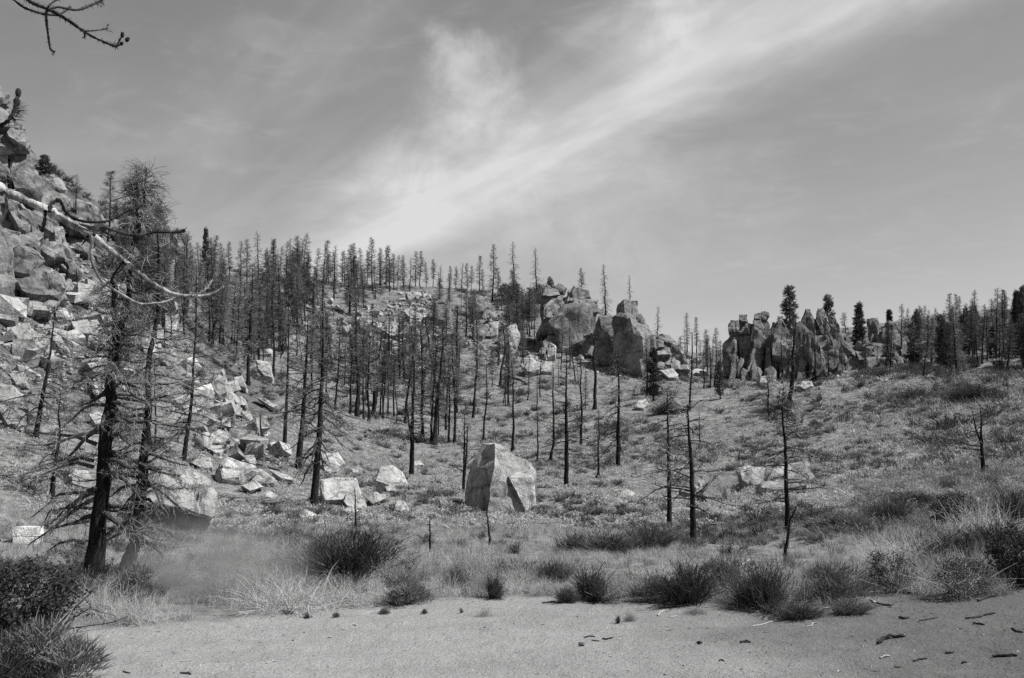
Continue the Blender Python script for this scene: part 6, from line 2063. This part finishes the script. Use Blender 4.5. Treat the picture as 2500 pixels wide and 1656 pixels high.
grass('brown_grass', 14000, 20, 60, 0.3, 0.8, near_p[2:4] + [gen_tuft(760, 40, 0.014, 0.6, 'shrub'), gen_tuft(761, 40, 0.014, 0.6, 'shrub_dark')], [0.3, 0.3, 0.25, 0.15], right_dark, 6, 31)
grass('scrub', 1400, 60, 230, 0.5, 1.4, [SHO[0], SHO[1]], [0.4, 0.6], right_dark, 12, 31, 1.4)
grass('brown_grass', 16000, 58, 125, 0.3, 0.7, far_p[3:5] + [far_p[5], gen_tuft(762, 18, 0.06, 0.8, 'shrub_dark')], [0.3, 0.3, 0.25, 0.15], right_dark, 8, 31, 1.4)

# ------------------------------------------------------------------ uncounted small rubble between the talus rocks
RUB = []
for k in range(4):
    RUB.append(bpy.data.objects.new('rubble_stone', PROTO[k * 3]))
rr = random.Random(71)
rp, rrt, rsc = [], [], []
for poly, n, lo, hi in [([(0, 780), (130, 690), (260, 670), (400, 750), (460, 870), (330, 950), (250, 990), (140, 950), (60, 960), (0, 950)], 900, 4, 17), ([(470, 870), (560, 950), (640, 1050), (720, 1130), (560, 1150), (460, 1110), (430, 1000)], 420, 4, 15),
                        ([(860, 770), (1040, 710), (1090, 870), (1010, 920), (920, 880)], 480, 5, 20), ([(620, 780), (800, 710), (1000, 700), (1080, 850), (900, 880), (700, 860)], 300, 5, 18), ([(2120, 880), (2250, 880), (2240, 920), (2100, 925)], 80, 5, 14), ([(1080, 790), (1260, 760), (1330, 900), (1190, 900)], 300, 5, 17), ([(1290, 850), (1700, 890), (1690, 940), (1450, 920)], 140, 4, 12), ([(1700, 930), (2180, 905), (2180, 935), (1740, 950)], 160, 4, 11), ([(30, 640), (260, 560), (300, 640), (140, 700)], 200, 5, 16),
                        ([(640, 1160), (760, 1130), (980, 1170), (960, 1230), (700, 1220)], 60, 4, 12)]:
    for (x_, y_) in sample_poly(poly, n, rr):
        q_, R_h = hit(x_, y_)
        s0 = (lo + (hi - lo) * rr.random() ** 2) / F * R_h
        rp.append(tuple(q_ + Vector((0, 0, 0.15 * s0))))
        rrt.append((rr.uniform(-0.6, 0.6), rr.uniform(-0.6, 0.6), rr.uniform(0, 6.28)))
        rsc.append((s0, s0 * rr.uniform(0.7, 1.2), s0 * rr.uniform(0.7, 1.2)))
scatter_stuff('rubble', rp, rrt, rsc, [rr.randrange(4) for _ in rp], RUB)

# ------------------------------------------------------------------ fallen sticks on the sand
STICKS = [
    ([(1607, 1505), (1612, 1498), (1622, 1495), (1634, 1496)], 4, 1, 'bright curved stick on the sand in front of the blackest bush'),
    ([(1635, 1509), (1645, 1507), (1653, 1505)], 3, 1, 'short pale stick right of the bright curved one'),
    ([(1837, 1533), (1860, 1527), (1880, 1523), (1900, 1518)], 4, 1, 'long pale stick on the sand below the tall dark bush'),
    ([(1470, 1563), (1483, 1562), (1496, 1561)], 5, 0, 'thickest dark stick of the middle sand'),
    ([(1427, 1558), (1440, 1558), (1453, 1557)], 4, 0, 'dark stick left of the thickest one on the sand'),
    ([(1445, 1565), (1455, 1566), (1463, 1569)], 4, 0, 'bent dark stick just under the other two dark sticks'),
    ([(1411, 1572), (1427, 1572)], 3.5, 0, 'short dark stick at the left end of the dark stick group'),
    ([(1414, 1580), (1425, 1579)], 7, 0, 'small black chunk of bark by the dark stick group'),
    ([(1702, 1573), (1708, 1575), (1713, 1572)], 8, 0, 'black bark chip on the sand below the long pale stick'),
    ([(1806, 1571), (1820, 1570), (1832, 1569)], 7, 0, 'thick black stick lying level on the right sand'),
    ([(1755, 1615), (1762, 1613), (1768, 1616)], 4, 0, 'small curved dark twig low on the right sand'),
    ([(1970, 1532), (1982, 1530), (1985, 1524), (2000, 1524)], 4, 1, 'zigzag pale stick on the right sand'),
    ([(1986, 1480), (1998, 1477), (2010, 1478)], 7, 1, 'pale broken board of wood at the edge of the thicket'),
    ([(2012, 1472), (2030, 1476), (2034, 1480)], 5, 1, 'pale stick beside the broken board at the thicket edge'),
    ([(2010, 1490), (2024, 1489)], 5, 1, 'short pale stick under the broken board'),
    ([(2125, 1466), (2137, 1476)], 6, 1, 'slanted pale stick at the right sand edge'),
    ([(2140, 1478), (2160, 1480), (2175, 1482), (2188, 1472)], 7, 0, 'long black branch along the right sand edge'),
    ([(2205, 1453), (2225, 1453), (2240, 1451)], 7, 0, 'black branch under the speckled leafy bush'),
    ([(2196, 1512), (2208, 1513), (2218, 1511)], 8, 0, 'stubby black stick on the right sand'),
    ([(2243, 1518), (2262, 1516), (2280, 1513), (2290, 1509)], 4, 0, 'thin knobbly dark branch on the right sand'),
    ([(2357, 1512), (2375, 1511), (2400, 1507), (2430, 1500)], 6, 0, 'long black knotted branch near the right edge'),
    ([(2375, 1526), (2390, 1526), (2403, 1528)], 6, 0, 'dark stick under the long knotted branch'),
    ([(2470, 1538), (2482, 1544), (2498, 1547)], 5, 0, 'dark curved stick at the right frame edge'),
    ([(2390, 1470), (2410, 1462), (2435, 1456)], 7, 0, 'dark broken branch right of the forward leafy bush'),
    ([(2145, 1574), (2160, 1562), (2180, 1560), (2210, 1556)], 9, 0, 'dark brushy pile of twigs on the right sand'),
    ([(2150, 1612), (2160, 1608), (2172, 1606)], 6, 1, 'pale curled bark on the lower right sand'),
    ([(2230, 1619), (2245, 1614), (2264, 1611)], 5, 0, 'slanted dark stick on the lower right sand'),
    ([(2308, 1599), (2328, 1599)], 7, 0, 'stout black stick on the lower right sand'),
    ([(2424, 1608), (2440, 1605), (2485, 1605)], 8, 0, 'long black stick low at the right'),
    ([(2350, 1621), (2360, 1620)], 6, 0, 'small black chip low at the right'),
    ([(2184, 1632), (2198, 1631)], 5, 0, 'little dark stick at the bottom right'),
    ([(650, 1621), (665, 1618), (677, 1615)], 3.5, 1, 'pale stick alone on the bare lower sand'),
    ([(440, 1616), (455, 1615), (468, 1614)], 3, 1, 'thin pale twig on the lower left sand'),
    ([(440, 1648), (455, 1647), (466, 1650)], 6, 0, 'dark stick at the bottom left of the sand'),
    ([(300, 1644), (318, 1645)], 4, 0, 'small dark stick near the grey corner bush'),
    ([(222, 1622), (232, 1618), (243, 1620)], 5, 0, 'dark twig beside the grey corner bush'),
    ([(862, 1527), (872, 1529)], 4, 1, 'tiny pale chip on the sand under the grey sprigs'),
    ([(1200, 1364), (1208, 1370), (1215, 1382), (1222, 1396)], 4, 1, 'bright broken stick standing in the scrub below the crooked snag'),
    ([(1309, 1407), (1320, 1420), (1332, 1430)], 5, 1, 'bright fallen stick beside the dark bush near the middle'),
    ([(1255, 1434), (1268, 1443), (1280, 1447), (1292, 1451)], 6, 0, 'dark forked branch on the sand near the middle'),
    ([(1325, 1475), (1340, 1473), (1356, 1470)], 5, 0, 'dark stick at the tip of the low dark skirt'),
    ([(1094, 1450), (1110, 1451), (1125, 1450)], 5, 1, 'pale stick on the sand edge right of the grey low bush'),
    ([(1125, 1454), (1135, 1450), (1142, 1445)], 9, 0, 'dark stub of wood beside a pale stick on the sand edge'),
    ([(1756, 1444), (1775, 1443)], 4, 1, 'pale stick in front of the grey bush'),
    ([(1680, 1464), (1690, 1461)], 5, 1, 'short pale stick at the foot of the blackest bush'),
    ([(1815, 1492), (1850, 1497), (1880, 1486)], 5, 1, 'pale slanting branch in the low scrubby mat'),
    ([(1794, 1376), (1800, 1383), (1812, 1380), (1830, 1369)], 3.5, 1, 'white bent twig in the scrub right of the paired trunks'),
    ([(1890, 1298), (1905, 1303), (1918, 1308)], 4, 1, 'white fallen stick at the base of the bent snag'),
]
for i, (path, wpx, pale, lab) in enumerate(STICKS):
    rnd = random.Random(2000 + i)
    P = []
    for (x, y) in path:
        q, R = hit(x, y)
        P.append(q)
    r0 = wpx / F * R * 0.38
    up = 0.25 if 'standing' in lab else 0.0
    off = P[0]
    mb = MB()
    fine = []
    for k in range(len(P) - 1):
        for s_ in range(3):
            fine.append(P[k].lerp(P[k + 1], s_ / 3.0) - off + Vector((rnd.gauss(0, r0 * 0.3), rnd.gauss(0, r0 * 0.3), r0 * 0.8 + abs(rnd.gauss(0, r0 * 0.4)))))
    fine.append(P[-1] - off + Vector((0, 0, r0 * 0.5)))
    nf = len(fine)
    mb.tube(fine, [r0 * (0.6 + 0.4 * math.sin(math.pi * (0.25 + 0.6 * k / nf))) for k in range(nf)], 6, 0)
    if not pale:
        for k in range(6 if 'pile' not in lab else 60):
            a = along(fine, rnd.random())
            mb.spike(a, Vector((rnd.gauss(0, 1), rnd.gauss(0, 1), abs(rnd.gauss(0, 0.5)))), r0 * rnd.uniform(1.5, 5), r0 * 0.25)
    o = link('stick', mb.mesh('stick', M['stick_pale' if pale else 'stick_dark'], True))
    o.location = off
    tag(o, lab, 'stick')

# fine litter: bark crumbs and pebbles, thickest at the right
lit = []
for k in range(3):
    mb = MB()
    mb.tube([Vector((-0.5, 0, 0.06)), Vector((0.05, 0.06, 0.12)), Vector((0.5, -0.04, 0.05))], [0.07, 0.11, 0.05], 5, 0)
    if k == 1:
        mb.spike(Vector((0, 0, 0.1)), Vector((0.3, 0.8, 0.3)), 0.5, 0.06)
    lit.append(bpy.data.objects.new('crumb', mb.mesh('crumb', M['stick_dark'] if k < 2 else M['stick_pale'])))
R = np.sqrt(rg.uniform(11.5 ** 2, 23.5 ** 2, 16000))
th = rg.uniform(R_(-30), R_(31), 16000)
x, y = R * np.sin(th), R * np.cos(th)
q = np.stack([x, y, np.zeros_like(x)], -1)
ed = np.clip(1 - (edge_r(th) - R) / 4.5, 0, 1)
pr = np.clip(0.03 + 0.34 * np.clip((x + 1.0) / 7, 0, 1) + 0.4 * ed ** 2, 0, 1) * np.clip(0.7 + fbm(q * 0.7, 3), 0.05, 1.2)
keep = (rg.random(16000) < pr) & (sand_mask(x, y) > 0.3)
x, y = x[keep], y[keep]
m = len(x)
s_ = 0.010 + 0.045 * rg.random(m) ** 3
scatter_stuff('bark_litter', np.stack([x, y, ground_np(x, y) - 0.004], -1), np.stack([rg.normal(0, 0.1, m), rg.normal(0, 0.1, m), rg.uniform(0, 6.28, m)], -1), np.stack([s_ * rg.uniform(1, 3, m), s_, s_], -1), rg.choice(3, m, p=[0.56, 0.40, 0.04]), lit)

R = np.sqrt(rg.uniform(11.0 ** 2, 25 ** 2, 15000))
th = rg.uniform(R_(-30), R_(31), 15000)
x, y = R * np.sin(th), R * np.cos(th)
q = np.stack([x, y, np.zeros_like(x)], -1)
keep = (sand_mask(x, y) > 0.3) & (rg.random(15000) < np.clip(0.30 + fbm(q * 0.5 + 77, 3) * 0.6, 0.04, 1))
x, y = x[keep], y[keep]
m = len(x)
s_ = 0.012 + 0.05 * rg.random(m) ** 5
scatter_stuff('gravel', np.stack([x, y, ground_np(x, y) - 0.004], -1), np.stack([rg.uniform(0, 6, m), rg.uniform(0, 6, m), rg.uniform(0, 6.28, m)], -1), np.stack([s_, s_ * 0.8, s_ * 0.7], -1), rg.integers(0, 2, m), [bpy.data.objects.new('pebble', PROTO[1]), bpy.data.objects.new('pebble', PROTO[3])])

# ------------------------------------------------------------------ the drifting dust over the road edge
bm = bmesh.new()
bmesh.ops.create_icosphere(bm, subdivisions=3, radius=1.0)
dme = bpy.data.meshes.new('dust_cloud')
bm.to_mesh(dme)
bm.free()
dust = link('dust_cloud', dme)
DC = at(510, 1385, 23.0)
dust.location = (DC.x, DC.y, 0.55)
dust.scale = (2.8, 2.4, 1.75)
dust['kind'] = 'stuff'
dm = bpy.data.materials.new('dust')
dm.use_nodes = True
t = NT(dm.node_tree)
t.n.clear()
pv = t.add('ShaderNodeVolumePrincipled')
pv.inputs['Color'].default_value = (0.5, 0.5, 0.5, 1)
pv.inputs['Anisotropy'].default_value = 0.2
tc_ = t.add('ShaderNodeTexCoord')
po = tc_.outputs['Object']
ln = t.vmath('LENGTH', po)
nz = t.noise(po, 2.2, 5, 0.62, 0.8)
dens = t.math('MULTIPLY', t.ramp(ln, 0.15, 0.98, 1.0, 0.0), t.ramp(nz, 0.36, 0.68, 0.08, 1.15))
t.put(pv.inputs['Density'], t.math('MULTIPLY', dens, 0.85))
om = t.add('ShaderNodeOutputMaterial')
t.l.new(pv.outputs[0], om.inputs['Volume'])
dme.materials.append(dm)
dm.cycles.volume_step_rate = 1.0 if hasattr(dm.cycles, 'volume_step_rate') else 1.0
